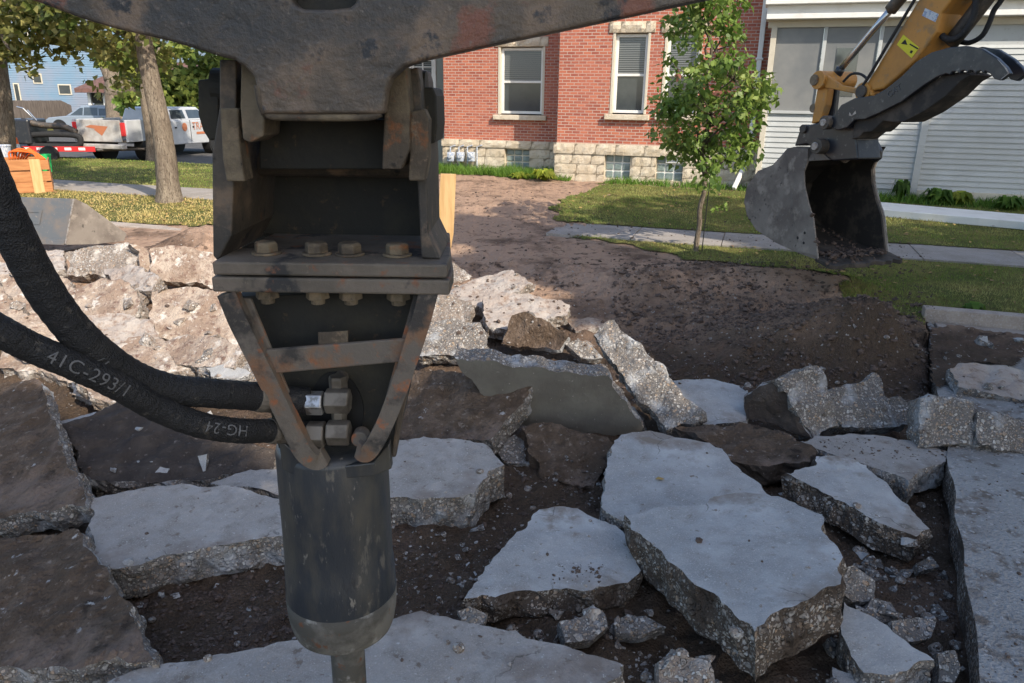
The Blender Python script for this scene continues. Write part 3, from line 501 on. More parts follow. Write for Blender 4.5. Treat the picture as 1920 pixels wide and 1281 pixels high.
 ([(-60, 500), (0, 490), (50, 500), (30, 525), (-60, 530)], (0, 525, .15), (0, -.3, 1), .15, W, 'bright chalky chunk at the left edge above the hoses'),
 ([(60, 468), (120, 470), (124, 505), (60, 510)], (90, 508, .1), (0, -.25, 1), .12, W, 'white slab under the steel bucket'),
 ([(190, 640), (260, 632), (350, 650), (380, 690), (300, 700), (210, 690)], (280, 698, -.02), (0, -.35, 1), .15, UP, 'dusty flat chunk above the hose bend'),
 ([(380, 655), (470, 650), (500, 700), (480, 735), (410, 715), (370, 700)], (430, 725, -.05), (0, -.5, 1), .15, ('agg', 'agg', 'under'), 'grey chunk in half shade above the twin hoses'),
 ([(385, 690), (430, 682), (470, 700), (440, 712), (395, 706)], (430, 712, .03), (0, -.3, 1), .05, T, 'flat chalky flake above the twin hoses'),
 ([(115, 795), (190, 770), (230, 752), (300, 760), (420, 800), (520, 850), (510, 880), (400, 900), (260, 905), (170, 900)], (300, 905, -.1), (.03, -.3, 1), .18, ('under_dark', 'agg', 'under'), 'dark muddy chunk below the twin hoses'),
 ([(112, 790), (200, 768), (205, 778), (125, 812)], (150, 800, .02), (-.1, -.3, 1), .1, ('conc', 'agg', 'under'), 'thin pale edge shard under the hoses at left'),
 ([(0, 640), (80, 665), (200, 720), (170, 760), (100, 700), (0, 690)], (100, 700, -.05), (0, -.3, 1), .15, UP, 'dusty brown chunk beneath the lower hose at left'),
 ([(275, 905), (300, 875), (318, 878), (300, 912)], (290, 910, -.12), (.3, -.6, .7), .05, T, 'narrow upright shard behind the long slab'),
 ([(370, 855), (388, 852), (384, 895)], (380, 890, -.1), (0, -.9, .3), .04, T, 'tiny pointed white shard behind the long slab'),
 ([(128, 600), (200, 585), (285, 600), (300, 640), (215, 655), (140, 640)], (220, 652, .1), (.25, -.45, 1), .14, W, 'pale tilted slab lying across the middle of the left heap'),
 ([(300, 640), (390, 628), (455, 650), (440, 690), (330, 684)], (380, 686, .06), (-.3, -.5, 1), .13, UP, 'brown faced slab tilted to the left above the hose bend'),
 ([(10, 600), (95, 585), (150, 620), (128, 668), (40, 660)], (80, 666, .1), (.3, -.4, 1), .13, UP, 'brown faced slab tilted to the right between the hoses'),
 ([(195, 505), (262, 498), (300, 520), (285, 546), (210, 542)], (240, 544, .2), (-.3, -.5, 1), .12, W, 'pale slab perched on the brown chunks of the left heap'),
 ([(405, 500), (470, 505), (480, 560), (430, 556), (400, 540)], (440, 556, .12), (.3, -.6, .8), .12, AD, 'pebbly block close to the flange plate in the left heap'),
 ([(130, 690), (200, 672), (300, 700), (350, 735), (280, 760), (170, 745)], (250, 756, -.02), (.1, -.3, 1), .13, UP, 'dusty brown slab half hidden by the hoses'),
 # lower right small chunks
 ([(1575, 1062), (1600, 1060), (1640, 1090), (1640, 1125), (1600, 1130), (1570, 1105)], (1600, 1128, -.05), (.2, -.6, .8), .14, A, 'pebbly chunk tucked against the right side of the largest slab'),
 ([(1635, 1120), (1670, 1130), (1682, 1160), (1645, 1168), (1620, 1150)], (1650, 1166, -.1), (.2, -.5, .8), .12, A, 'smaller pebbly chunk right of the speckled slab piece'),
 ([(1672, 1165), (1720, 1155), (1755, 1165), (1745, 1195), (1700, 1208), (1675, 1190)], (1710, 1206, -.1), (.1, -.5, .8), .12, A, 'broken pebbly chunk near the pit wall'),
 ([(1718, 1055), (1745, 1042), (1762, 1062), (1725, 1072)], (1740, 1070, -.18), (0, -.5, .9), .07, A, 'single small pale rock on the pit floor'),
 ([(1758, 1225), (1790, 1220), (1800, 1255), (1790, 1281), (1760, 1281)], (1780, 1280, -.1), (-.2, -.6, .7), .12, A, 'bluish chunk at the foot of the pit wall'),
 ([(855, 1145), (880, 1135), (915, 1150), (905, 1170), (870, 1172)], (880, 1172, -.03), (0, -.6, .8), .09, A, 'white dusty lump on the edge of the bottom slab'),
 ([(1050, 1165), (1130, 1145), (1140, 1175), (1110, 1200), (1060, 1205)], (1090, 1203, -.12), (.1, -.5, .9), .1, A, 'pebbly lump under the pointed slab'),
 ([(1150, 1160), (1210, 1155), (1250, 1175), (1200, 1190), (1155, 1185)], (1200, 1188, -.14), (0, -.4, 1), .08, A, 'chalky fragment in the dark gap beneath the largest slab'),
 ([(1235, 1240), (1275, 1225), (1330, 1245), (1340, 1290), (1290, 1310), (1235, 1290)], (1290, 1300, -.1), (0, -.6, .8), .13, AD, 'crumbled pale aggregate lump at the bottom edge'),
]
mt['conc_grey'] = M('warm_grey_concrete', (.27, .245, .22), .9, [('noise', 2.2, .42, .62, (.35, .325, .30)), ('noise', 7, .5, .66, (.22, .195, .17)), ('noise', 130, .52, .66, (.36, .335, .31)), ('noise', 1.3, .50, .62, (.20, .165, .14)), ('noise', 16, .60, .68, (.17, .135, .11)), ('noise', 48, .64, .68, (.46, .44, .41)), ('crack', .9, 0, 1.6, (.08, .07, .06))], [('noise', 3, .03), ('noise', 18, .006), ('noise', 60, .004), ('noise', 230, .002)], spec=.2)
mt['conc_dark'] = M('soil_rubbed_concrete', (.12, .11, .095), .9, [('noise', 3, .42, .6, (.15, .14, .12)), ('noise', 30, .66, .72, (.3, .28, .25))], [('noise', 4, .02), ('noise', 90, .003)], spec=.2)  # darker concrete, the shade on the overhanging slab face put into its colour
for px, an, n, th, m3, lab in SL:
    flat_ = m3[0] in ('conc', 'conc_dark', 'conc_grey'); big = th >= .15
    slab('concrete_slab' if flat_ or m3[0] == 'conc_warm' else ('dirt_lump' if m3 == ('under', 'under', 'under') else 'concrete_chunk'), px, an, n, th, m3, lab, 'slab' if flat_ else 'chunk', 'broken concrete pieces of the torn up street',
        amp=.024 if big else .016, capamp=.003 if flat_ else (.013 if 'pale' in m3[0] else .022), botamp=.02, jag=.012 if flat_ else .014, flare=.0)
# intact road on the right, kept edge of the pit
rd = [(2.08-.45, 1.7), (xedge(2.61), 2.61)]; yy = 2.61
edge = [Vector((xedge(y)+.012*math.sin(y*9)+.02*float(fbm(y, 0, 4, 3, 2)), y, 0)) for y in np.arange(1.0, 8.45, .06)]
top = S(2.08, 8.70, 0); outp = edge+[top, S(16, 8.70, 0), S(16, -6, 0)+Vector((0, 0, 0)), Vector((2.2, -4, 0)), Vector((1.4, 0, 0))]
gg = G(); gg.prism(outp, (0, 0, -.2)); rdobj = gg.obj('road', ['road_conc'] if 'road_conc' in mt else 'conc', kind='structure')
mt['road_conc'] = M('gritty_road_concrete', (.33, .325, .315), .95, [('noise', 2.5, .42, .6, (.26, .25, .24)), ('noise', 7, .54, .64, (.17, .145, .125)), ('noise', 1.0, .56, .64, (.16, .12, .095)), ('cell', 55, .93, .95, (.38, .37, .36))], [('noise', 20, .02), ('voro', 60, .012), ('noise', 120, .004)], spec=.2)
rdobj.data.materials[0] = mt['road_conc']; rdobj.data.materials.append(mt['agg_dirty'])
for f_ in rdobj.data.polygons: f_.material_index = 0 if abs(f_.normal.z) > .7 else 1
spill = pz((1745, 622), (1800, 618), (1900, 630), (2000, 640), (2000, 668), (1930, 664), (1900, 690), (1850, 684), (1800, 700), (1760, 735), (1745, 720), z=0)
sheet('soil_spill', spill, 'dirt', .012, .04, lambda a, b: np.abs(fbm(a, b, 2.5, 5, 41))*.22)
# ------------------------------------------------------------------ loose stones and crumbs
def rock_arr(n_, pos, size, seed):
    base = bmesh.new(); bmesh.ops.create_icosphere(base, subdivisions=1, radius=1); V = np.array([v.co[:] for v in base.verts]); Fx = np.array([[v.index for v in f.verts] for f in base.faces]); base.free()
    r = np.random.default_rng(seed); out = []
    for i in range(n_):
        v = V*r.uniform(.6, 1.25, (len(V), 1))*r.uniform(.55, 1.1, 3)*size[i]; a = r.uniform(0, 6.28); c, s_ = math.cos(a), math.sin(a)
        v = np.stack([v[:, 0]*c-v[:, 1]*s_, v[:, 0]*s_+v[:, 1]*c, v[:, 2]*.7], 1)+pos[i]; out.append(v[Fx])
    return np.concatenate(out)
def surf_z(x, y, dep): 
    hit, loc, nrm, ix, ob, _ = bpy.context.scene.ray_cast(dep, Vector((x, y, 1.2)), Vector((0, 0, -1))); return (loc.z, nrm.z) if hit else (-.2, 1)
bpy.context.view_layer.update(); dep = bpy.context.evaluated_depsgraph_get()
def scatter(name, regions, n_, smin, smax, mats, label_kind, seed):
    r = np.random.default_rng(seed); pos = []; size = []
    for k in range(n_):
        (u0, v0, u1, v1) = regions[r.integers(len(regions))]; p = PZ(r.uniform(u0, u1), r.uniform(v0, v1), -.15); z, nz = surf_z(p.x, p.y, dep)
        if nz < .5 or (z > -.11 and p.y < 6.5 and r.random() > .07): continue
        sz = smin*(smax/smin)**(r.random()**2.2); pos.append((p.x, p.y, z+sz*.2)); size.append(sz)
    return quads(name, rock_arr(len(pos), pos, size, seed), mats, kind='stuff')
mt['crumb'] = M('concrete_crumbs', (.33, .31, .29), .95, [('island', 1, .2, .9, (.20, .17, .145))], [('noise', 90, .003)])
mt['clod'] = M('soil_clods', (.07, .05, .04), .95, [('island', 1, .2, .9, (.12, .085, .066))], [('noise', 60, .004)])
ALL = [(-50, 560, 1900, 1300)]; RT = [(1540, 880, 1900, 1300), (740, 880, 1150, 1200), (1180, 1180, 1560, 1300)]
scatter('gravel', [(500, 720, 1900, 1300), (1050, 700, 1500, 800)], 1100, .003, .018, 'crumb', '', 1)
scatter('gravel', RT, 1500, .003, .016, 'crumb', '', 2)
scatter('soil_clods', ALL+[(850, 400, 1700, 720), (1150, 520, 1740, 740)]*2, 6500, .006, .035, 'clod', '', 3)
scatter('gravel', [(1800, 850, 2000, 1300)], 300, .002, .008, 'crumb', '', 4)
scatter('gravel', [(0, 520, 480, 760), (780, 540, 1100, 700)], 500, .005, .022, 'crumb', '', 5)
# countable fist-sized chunks
CH = [(1555, 1070, .04), (1745, 1130, .035), (1730, 1110, .03), (1765, 1175, .035), (1690, 1130, .03), (1800, 1170, .03), (1490, 700, .0), (1405, 712, .045), (1250, 1210, .03), (1310, 1215, .035), (1350, 1250, .04), (1370, 1275, .035),
      (1275, 1262, .03), (1215, 1230, .03), (960, 1150, .03), (1010, 1160, .028), (815, 1125, .022), (860, 1252, .028), (840, 1240, .014), (395, 1270, .02), (900, 930, .025), (1000, 925, .02), (990, 890, .03), (955, 905, .025),
      (1650, 700, .03), (1560, 660, .03), (1330, 655, .02), (1325, 620, .02), (1290, 690, .02), (280, 1130, .02), (440, 1170, .018), (1735, 915, .03), (1570, 720, .025), (1612, 1010, .03), (1600, 985, .025), (1640, 1035, .03), (1695, 1060, .03)]
for i, (u, v, sz) in enumerate(CH):
    if sz == 0: continue
    p = PZ(u, v, -.12); z, nz = surf_z(p.x, p.y, dep); bm = bmesh.new(); bmesh.ops.create_icosphere(bm, subdivisions=2, radius=sz)
    for q in bm.verts: q.co *= 1+.35*MN.noise(q.co*28+Vector((i*3, 0, 0))); q.co.z *= .75
    me = bpy.data.meshes.new('concrete_fragment'); bm.to_mesh(me); bm.free(); me.materials.append(mt['agg_dusty']); o = bpy.data.objects.new('concrete_fragment', me); C.objects.link(o)
    o.location = (p.x, p.y, z+sz*.35); o.rotation_euler = (0, 0, i*1.7); tag(o, 'fist-sized pale fragment of broken concrete lying loose among the slabs', 'fragment', 'loose fist-sized concrete fragments')
# faceted lumps of broken concrete, each an object of its own
def lump(sz, seed, mats):
    r = random.Random(seed); bm = bmesh.new(); dims = (r.uniform(.7, 1.3), r.uniform(.6, 1), r.uniform(.4, .75))
    for k in range(13):
        d = Vector((r.gauss(0, 1), r.gauss(0, 1), r.gauss(0, 1))).normalized(); m_ = max(abs(d.x), abs(d.y), abs(d.z)); d = d/m_*r.uniform(.75, 1); bm.verts.new((d.x*sz*dims[0], d.y*sz*dims[1], d.z*sz*dims[2]))
    h = bmesh.ops.convex_hull(bm, input=bm.verts); bmesh.ops.delete(bm, geom=[v for v in bm.verts if not v.link_faces], context='VERTS')
    top_ = max(bm.faces, key=lambda f: f.calc_area())
    for f in bm.faces: f.material_index = 0
    f = [q for q in bm.faces if q.normal.dot(top_.normal) > .92]
    if r.random() < .5:
        for q in f: q.material_index = 1
    bmesh.ops.subdivide_edges(bm, edges=bm.edges, cuts=3 if sz > .05 else 1, use_grid_fill=True)
    for v in bm.verts: v.co += v.normal*MN.fractal(v.co*(2.2/sz)*.9+Vector((seed, 0, 0)), 1, 2, 4)*sz*.14
    me = bpy.data.meshes.new('rubble_chunk'); bm.to_mesh(me); bm.free()
    for m in mats: me.materials.append(mt[m])
    return me
def rubble(regions, n_, smin, smax, mats, label, group, seed, sink=.35, zmax=9):
    bpy.context.view_layer.update(); dg = bpy.context.evaluated_depsgraph_get(); r = random.Random(seed); k = 0; tries = 0
    while k < n_ and tries < n_*12:
        tries += 1; reg = regions[r.randrange(len(regions))]; p = PZ(r.uniform(reg[0], reg[2]), r.uniform(reg[1], reg[3]), reg[4]); z, nz = surf_z(p.x, p.y, dg)
        if z > zmax or nz < .3: continue
        sz = smin*(smax/smin)**(r.random()**1.4); o = bpy.data.objects.new('rubble_chunk', lump(sz, seed*100+k, mats)); C.objects.link(o); o.location = (p.x, p.y, z+sz*(.55-sink)); o.rotation_euler = (r.uniform(-.6, .6), r.uniform(-.6, .6), r.uniform(0, 6.28)); tag(o, label, 'chunk', group); k += 1
rubble([(1560, 1050, 1790, 1260, -.2), (1540, 1180, 1620, 1320, -.2), (1600, 1010, 1700, 1080, -.2)], 46, .018, .065, ('agg', 'conc'), 'small jagged lump of concrete between the largest slab and the pit wall', 'rubble lumps beside the pit wall', 101, zmax=-.02)
rubble([(1190, 1190, 1420, 1300, -.2), (1040, 1150, 1260, 1215, -.2), (1220, 1240, 1400, 1310, -.2)], 40, .018, .06, ('agg_dusty', 'agg'), 'small jagged lump of concrete under the raised edge of the largest slab', 'rubble lumps under the largest slab', 102, zmax=-.03)
rubble([(930, 840, 1130, 930, -.2), (1430, 880, 1560, 960, -.2), (800, 960, 900, 1130, -.2)], 26, .015, .045, ('agg', 'conc'), 'small pale lump of broken concrete in the soil between the grey slabs', 'rubble lumps between the grey slabs', 103, zmax=-.05)
rubble([(0, 520, 470, 700, .0), (120, 600, 480, 700, -.05)], 34, .05, .17, ('agg_dusty', 'conc_warm'), 'jagged chunk of sunlit broken concrete in the dusty heap left of the breaker', 'sunlit chunks in the left heap', 104, .5)
rubble([(10, 560, 470, 720, .0)], 30, .02, .05, ('conc_warm', 'agg_dusty'), 'small chalky fragment scattered over the sunlit heap left of the breaker', 'small fragments on the left heap', 105, .3)
rubble([(790, 540, 1120, 680, .0)], 26, .025, .09, ('agg_dusty', 'conc_warm'), 'small chunk of broken concrete on the heap right of the bracket', 'chunks on the centre heap', 106, .35)
rubble([(1290, 690, 1900, 860, -.1), (1500, 690, 1750, 740, -.2), (1760, 660, 1920, 720, .0)], 22, .018, .06, ('agg', 'agg'), 'small pebbly lump lying around the upright pebbly blocks at right', 'lumps round the pebbly blocks', 107, .3)
rubble([(120, 860, 330, 920, -.2), (230, 1080, 540, 1200, -.2), (190, 760, 500, 860, -.1)], 16, .015, .04, ('conc', 'agg'), 'small whitish flake lying on the mud around the long left slab', 'flakes round the long left slab', 108, .3)
scatter('soil_crumbs', [(1035, 1055, 1130, 1095), (1060, 1065, 1120, 1080)], 46, .005, .018, 'clod', '', 31) if 0 else None
def crumbs(name, regs, n_, smin, smax, mat_, seed, zmax=9):
    bpy.context.view_layer.update(); dg = bpy.context.evaluated_depsgraph_get(); r = random.Random(seed); P_ = []; S_ = []
    for k in range(n_):
        reg = regs[r.randrange(len(regs))]; p = PZ(r.uniform(reg[0], reg[2]), r.uniform(reg[1], reg[3]), reg[4]); z, nz = surf_z(p.x, p.y, dg); sz = smin*(smax/smin)**(r.random()**2)
        if z < zmax: P_.append((p.x, p.y, z+sz*.2)); S_.append(sz)
    quads(name, rock_arr(len(P_), P_, S_, seed), mat_, kind='stuff')
crumbs('soil_crumbs', [(1035, 1055, 1130, 1095, -.03), (1070, 1062, 1125, 1082, -.03)], 60, .004, .016, 'clod', 31)
crumbs('soil_crumbs', [(1520, 820, 1780, 860, 0), (1300, 800, 1500, 850, 0)], 260, .004, .016, 'clod', 32)
crumbs('concrete_dust', [(760, 1220, 1100, 1300, 0), (300, 1240, 600, 1300, 0), (1790, 870, 1960, 1300, 0)], 420, .002, .009, 'crumb', 33)
crumbs('soil_crumbs', [(1850, 640, 1990, 860, 0), (1790, 870, 1960, 1300, 0)], 260, .003, .012, 'clod', 34)
p = PZ(1237, 905, .03); z, nz = surf_z(p.x, p.y, dep); gg = G(); gg.add([(p.x-.035, p.y, z+.006), (p.x-.01, p.y+.018, z+.016), (p.x+.03, p.y+.006, z+.008), (p.x+.01, p.y-.02, z+.014), (p.x, p.y, z+.022)], [(0, 1, 4), (1, 2, 4), (2, 3, 4), (3, 0, 4)])
tag(gg.obj('leaf', 'deadleaf'), 'single curled brown leaf lying on the rounded pale slab', 'leaf')
# ------------------------------------------------------------------ grass
def grass(name, poly, dens, hmin, hmax, wd, mats, seed, zf=None):
    P = np.array(poly); lo, hi = P.min(0), P.max(0); r = np.random.default_rng(seed); n_ = int((hi-lo).prod()*dens); x = r.uniform(lo[0], hi[0], n_); y = r.uniform(lo[1], hi[1], n_)
    k = inpoly(x, y, P)&(y > 4)&(y < 32)&(np.abs(x) < y*.95); cl = fbm(x, y, 2.5, 3, seed)+.25; k &= (r.random(n_) < .55+cl); x, y = x[k], y[k]; n_ = len(x); z = hgt(x, y)+.015
    a = r.uniform(0, 6.28, n_); hh = r.uniform(hmin, hmax, n_)*(1+1.2*fbm(x, y, 1.5, 3, seed+5)); w_ = wd*r.uniform(.6, 1.3, n_); l = r.uniform(-.7, .7, (n_, 2))*hh[:, None]
    V = np.zeros((n_, 3, 3)); V[:, 0] = np.stack([x-np.cos(a)*w_, y-np.sin(a)*w_, z], 1); V[:, 1] = np.stack([x+np.cos(a)*w_, y+np.sin(a)*w_, z], 1); V[:, 2] = np.stack([x+l[:, 0], y+l[:, 1], z+hh], 1)
    return quads(name, V, mats, kind='stuff')
grass('grass', LR1, 900, .02, .055, .006, 'blade', 11); grass('grass', LR2, 1500, .02, .05, .005, 'blade', 12)
grass('grass', LL1, 500, .02, .06, .009, 'blade_dry', 13); grass('grass', LL2, 260, .03, .06, .012, 'blade', 14)
grass('weeds', stp((-9.4, 19.0), (-4.6, 18.6), (-4.6, 19.0), (-5.0, 19.9), (-9.4, 19.9)), 1500, .08, .26, .012, 'weed', 15)
grass('weeds', stp((-3.6, 18.3), (0.3, 18.3), (0.3, 18.9), (-3.6, 18.9)), 700, .06, .2, .012, 'weed', 16)
grass('weeds', stp((2.2, 17.5), (9, 17.5), (9, 18.3), (2.2, 18.3)), 900, .06, .24, .014, 'weed', 17)
def litter(name, poly, n_, seed):
    P = np.array(poly); lo, hi = P.min(0), P.max(0); r = np.random.default_rng(seed); x = r.uniform(lo[0], hi[0], n_); y = r.uniform(lo[1], hi[1], n_); k = inpoly(x, y, P); x, y = x[k], y[k]; n_ = len(x); z = hgt(x, y)+.05
    a = r.uniform(0, 6.28, n_); s_ = r.uniform(.02, .05, n_); V = np.zeros((n_, 4, 3))
    for j in range(4): V[:, j] = np.stack([x+np.cos(a+j*1.57)*s_*(1 if j % 2 else .6), y+np.sin(a+j*1.57)*s_*(1 if j % 2 else .6), z+r.uniform(-.015, .015, n_)], 1)
    return quads(name, V, 'deadleaf', kind='stuff')
litter('fallen_leaves', LL1, 5000, 21); litter('fallen_leaves', LR1, 900, 22); litter('fallen_leaves', LR2, 500, 23); litter('fallen_leaves', LL2, 1200, 24)
def hosta(u, v, t, r_, mats, label, nl=60, hh=.3):
    s, z = PT(u, v, t); c = S(s, t, 0); z = h1(c); V = np.zeros((nl, 4, 3))
    for i in range(nl):
        a = random.uniform(0, 6.28); L = r_*random.uniform(.5, 1); d = Vector((math.cos(a), math.sin(a), 0)); p = Vector((-d.y, d.x, 0)); b = c+d*L*.15; b.z = z; m = c+d*L*.6; m.z = z+hh*random.uniform(.5, 1); e = c+d*L; e.z = z+hh*random.uniform(.1, .6)
        for j, q in enumerate((b, m+p*.05, e, m-p*.05)): V[i, j] = q
    return quads('plant', V, mats, label=label, cat='plant')
hosta(1020, 335, 18.45, .45, 'hosta', 'yellow-green leafy clump at the corner where the brick wings meet', 90, .28)
hosta(975, 330, 18.7, .35, 'hosta', 'smaller yellow-green clump left of the corner clump', 50, .2)
hosta(1760, 372, 17.8, .4, 'weed', 'low bushy plant at the foot of the white siding', 80, .35); hosta(1800, 375, 17.8, .35, 'hosta', 'lighter green clump beside the bushy plant at the siding', 70, .3)
hosta(1690, 360, 17.9, .3, 'weed', 'sparse dark weed near the siding corner board', 40, .5); hosta(1890, 385, 17.5, .4, 'weed', 'leafy clump below the siding near the right edge', 80, .3)
hosta(1820, 600, 9.6, .16, 'weed', 'small weed growing over the kerb at right', 30, .14)
# ------------------------------------------------------------------ brick house
RZ = -R(18)
def wallpanels(gg, s0, s1, z0, z1, t0, t1, holes, mi=0):
    """a wall with real openings: butted boxes round the holes"""
    xs = sorted({s0, s1, *[h[0] for h in holes], *[h[1] for h in holes]})
    for a, b in zip(xs[:-1], xs[1:]):
        hs = sorted([h for h in holes if h[0] < (a+b)/2 < h[1]], key=lambda h: h[2]); z = z0
        for h in hs:
            if h[2] > z: gg.box(a, b, t0, t1, z, h[2], mi)
            z = h[3]
        if z < z1: gg.box(a, b, t0, t1, z, z1, mi)
def stones(gg, s0, s1, t, z0, z1, rows, depth=.06, skip=(), seed=0):
    r = random.Random(seed); zs = [z0+(z1-z0)*i/rows for i in range(rows+1)]
    for i in range(rows):
        a = s0-r.uniform(0, .3)
        while a < s1:
            b = a+r.uniform(.45, .85); aa, bb = max(a, s0), min(b, s1)
            for (h0, h1_, hz0, hz1) in skip:
                if aa < h1_ and bb > h0 and zs[i] < hz1-.02 and zs[i+1] > hz0+.02:
                    if aa < h0: bb = min(bb, h0)
                    elif bb > h1_: aa = max(aa, h1_)
                    else: aa = bb
            if bb-aa > .05:
                nx_, nz_ = max(2, int((bb-aa)/.09)), 3; sd = r.uniform(0, 99); vs = []
                for p in range(nx_+1):
                    for q in range(nz_+1):
                        ed = p in (0, nx_) or q in (0, nz_)
                        vs.append((aa+.006+(bb-aa-.012)*p/nx_, t-(0.012 if ed else depth*(.45+.9*r.random())), zs[i]+.006+(zs[i+1]-zs[i]-.012)*q/nz_))
                fs = [(p*(nz_+1)+q, (p+1)*(nz_+1)+q, (p+1)*(nz_+1)+q+1, p*(nz_+1)+q+1) for p in range(nx_) for q in range(nz_)]
                gg.add(vs, fs); gg.box(aa+.006, bb-.006, t-.012, t+.02, zs[i]+.006, zs[i+1]-.006)
            a = b
def sash(par, s0, s1, z0, z1, t, bars=1, blinds=True, frame='white', names=('window', 'glass')):
    gg = G(S); f = .07
    gg.box(s0, s0+f, t-.02, t+.08, z0, z1); gg.box(s1-f, s1, t-.02, t+.08, z0, z1); gg.box(s0+f, s1-f, t-.02, t+.08, z1-f, z1); gg.box(s0+f, s1-f, t-.02, t+.08, z0, z0+f)
    zm = z0+(z1-z0)*.49; gg.box(s0+f, s1-f, t-.01, t+.06, zm-.03, zm+.03); w_ = gg.obj('window', frame, par, bevel=.006)
    gl = G(S); gl.box(s0+f, s1-f, t+.03, t+.035, z0+f, zm-.03); gl.box(s0+f, s1-f, t+.03, t+.035, zm+.03, z1-f); gl.obj('pane', 'glass', w_)
    if blinds:
        bl = G(S); z = zm+.04
        while z < z1-f-.01: bl.box(s0+f+.01, s1-f-.01, t+.012, t+.026, z, z+.026); z += .05
        bl.obj('blind', 'blind', w_)
    return w_
TB, TR_ = 19.0, 20.0   # front wing and recessed wing
cs, _ = PT(1043, 300, TB); dse, _ = PT(1448, 60, TB)
brick = empty('brick_house', S(cs, TB, .2), 'red brick house with limestone basement and white window frames', 'house', rz=RZ)
def rect(u0, v0, u1, v1, t):
    a, z1 = PT(u0, v0, t); b, _ = PT(u1, v0, t); c, z0 = PT((u0+u1)/2, v1, t); return a, b, z0, z1
zwt_t = PT(1100, 269, TB)[1]; zwt_b = PT(1100, 289, TB)[1]
W1 = rect(1152, 62, 1218, 215, TB); W2 = rect(1250, 62, 1316, 215, TB); B1 = rect(1134, 290, 1182, 336, TB-.1); B2 = rect(1231, 292, 1282, 340, TB-.1)
zl = PT(1190, 40, TB)[1]; ztop = 6.6
L1h = (W1[0]-.12, W1[1]+.14, W1[3], zl); L2h = (W2[0]-.12, W2[1]+.14, W2[3], zl)
gg = G(S); ov = .0
wallpanels(gg, cs, dse, zwt_t, ztop, TB, TB+.3, [W1, W2, L1h, L2h]); gg.box(cs, cs+.3, TB+.3, TR_+.3, zwt_t, ztop)
ub = {}
WR = rect(936, 88, 1020, 216, TR_); rl = PT(980, 70, TR_)[1]; rs0 = PT(833, 250, TR_)[0]
zr_t = PT(900, 262, TR_)[1]; zr_b = PT(900, 276, TR_)[1]; RB = rect(946, 280, 992, 316, TR_-.1)
LRh = (WR[0]-.12, WR[1]+.12, WR[3], rl)
wallpanels(gg, rs0, cs, zr_t, ztop, TR_, TR_+.3, [WR, LRh])
gg.box(rs0, dse, TR_+.31, TR_+7, .2, ztop-.1)
gg.obj('wall', 'brick', brick)
gs = G(S); stones(gs, cs-.03, dse+.05, TB-.07, .1, zwt_b, 4, .022, [B1, B2], 1); gs.obj('stone_blocks', 'stone', brick); gs = G(S); stones(gs, rs0-.03, cs-.0, TR_-.07, .1, zr_b, 4, .022, [RB], 2)
hb = G(S); wallpanels(hb, cs, dse, .0, zwt_t, TB-.05, TB+.3, [B1, B2]); wallpanels(hb, rs0, cs-.01, .0, zr_t, TR_-.05, TR_+.3, [RB]); hb.box(cs-.01, cs+.3, TB+.31, TR_+.3, 0, zwt_t-.01)
gs.v += hb.v and [] ; gs.obj('stone_blocks', 'stone', brick); hb.obj('foundation_core', 'stone', brick)
gt = G(S); stones(gt, cs-.06, dse+.05, TB-.10, zwt_b, zwt_t, 1, .028, seed=5); gt.obj('water_table', 'stone', brick); gt = G(S); stones(gt, rs0-.05, cs-.06, TR_-.10, zr_b, zr_t, 1, .028, seed=6); gt.obj('water_table', 'stone', brick)
for h, t in ((L1h, TB), (L2h, TB), (LRh, TR_)):
    gl = G(S); gl.box(h[0], h[1], t-.02, t+.25, h[2], h[3]); stones(gl, h[0], h[1], t-.02, h[2], h[3], 1, .04, seed=int(h[3]*9)); gl.obj('lintel', 'stone', brick)
for w_, t in ((W1, TB), (W2, TB), (WR, TR_)):
    sash(brick, w_[0]+.04, w_[1]-.02, w_[2]+.03, w_[3]-.02, t+.11)
    gl = G(S); gl.box(w_[0]-.02, w_[0]+.04, t-.015, t+.11, w_[2]+.01, w_[3]); gl.box(w_[1]-.02, w_[1]+.04, t-.015, t+.11, w_[2]+.01, w_[3]); gl.obj('window_casing', 'cream', brick, bevel=.004)
    gl = G(S); gl.box(w_[0]-.13, w_[1]+.13, t-.12, t+.10, w_[2]-.13, w_[2]+.0); gl.obj('sill', 'stone', brick, bevel=.015)
    rm = G(S); rm.box(w_[0], w_[1], t+.295, t+.30, w_[2], w_[3]); rm.obj('curtain', 'steel_dark', brick)
for b_, t in ((B1, TB), (B2, TB), (RB, TR_)):
    gl = G(S); nx_, nz_ = 3, 3; dx = (b_[1]-b_[0])/nx_; dz = (b_[3]-b_[2])/nz_
    for i in range(nx_):
        for j in range(nz_): gl.box(b_[0]+dx*i+.018, b_[0]+dx*(i+1)-.018, t+.05, t+.12, b_[2]+dz*j+.018, b_[2]+dz*(j+1)-.018)
    wb = gl.obj('basement_window', 'glassblock', brick, bevel=.015); gl = G(S); gl.box(b_[0], b_[1], t+.075, t+.14, b_[2], b_[3]); gl.obj('mortar_joints', 'white' if t == TB else 'cream', wb)
gl = G(S); a = rect(1250, 290, 1282, 306, TB); gl.box(a[0], a[1], TB-.02, TB+.05, a[2], a[3]); gl.obj('vent', 'white', brick)
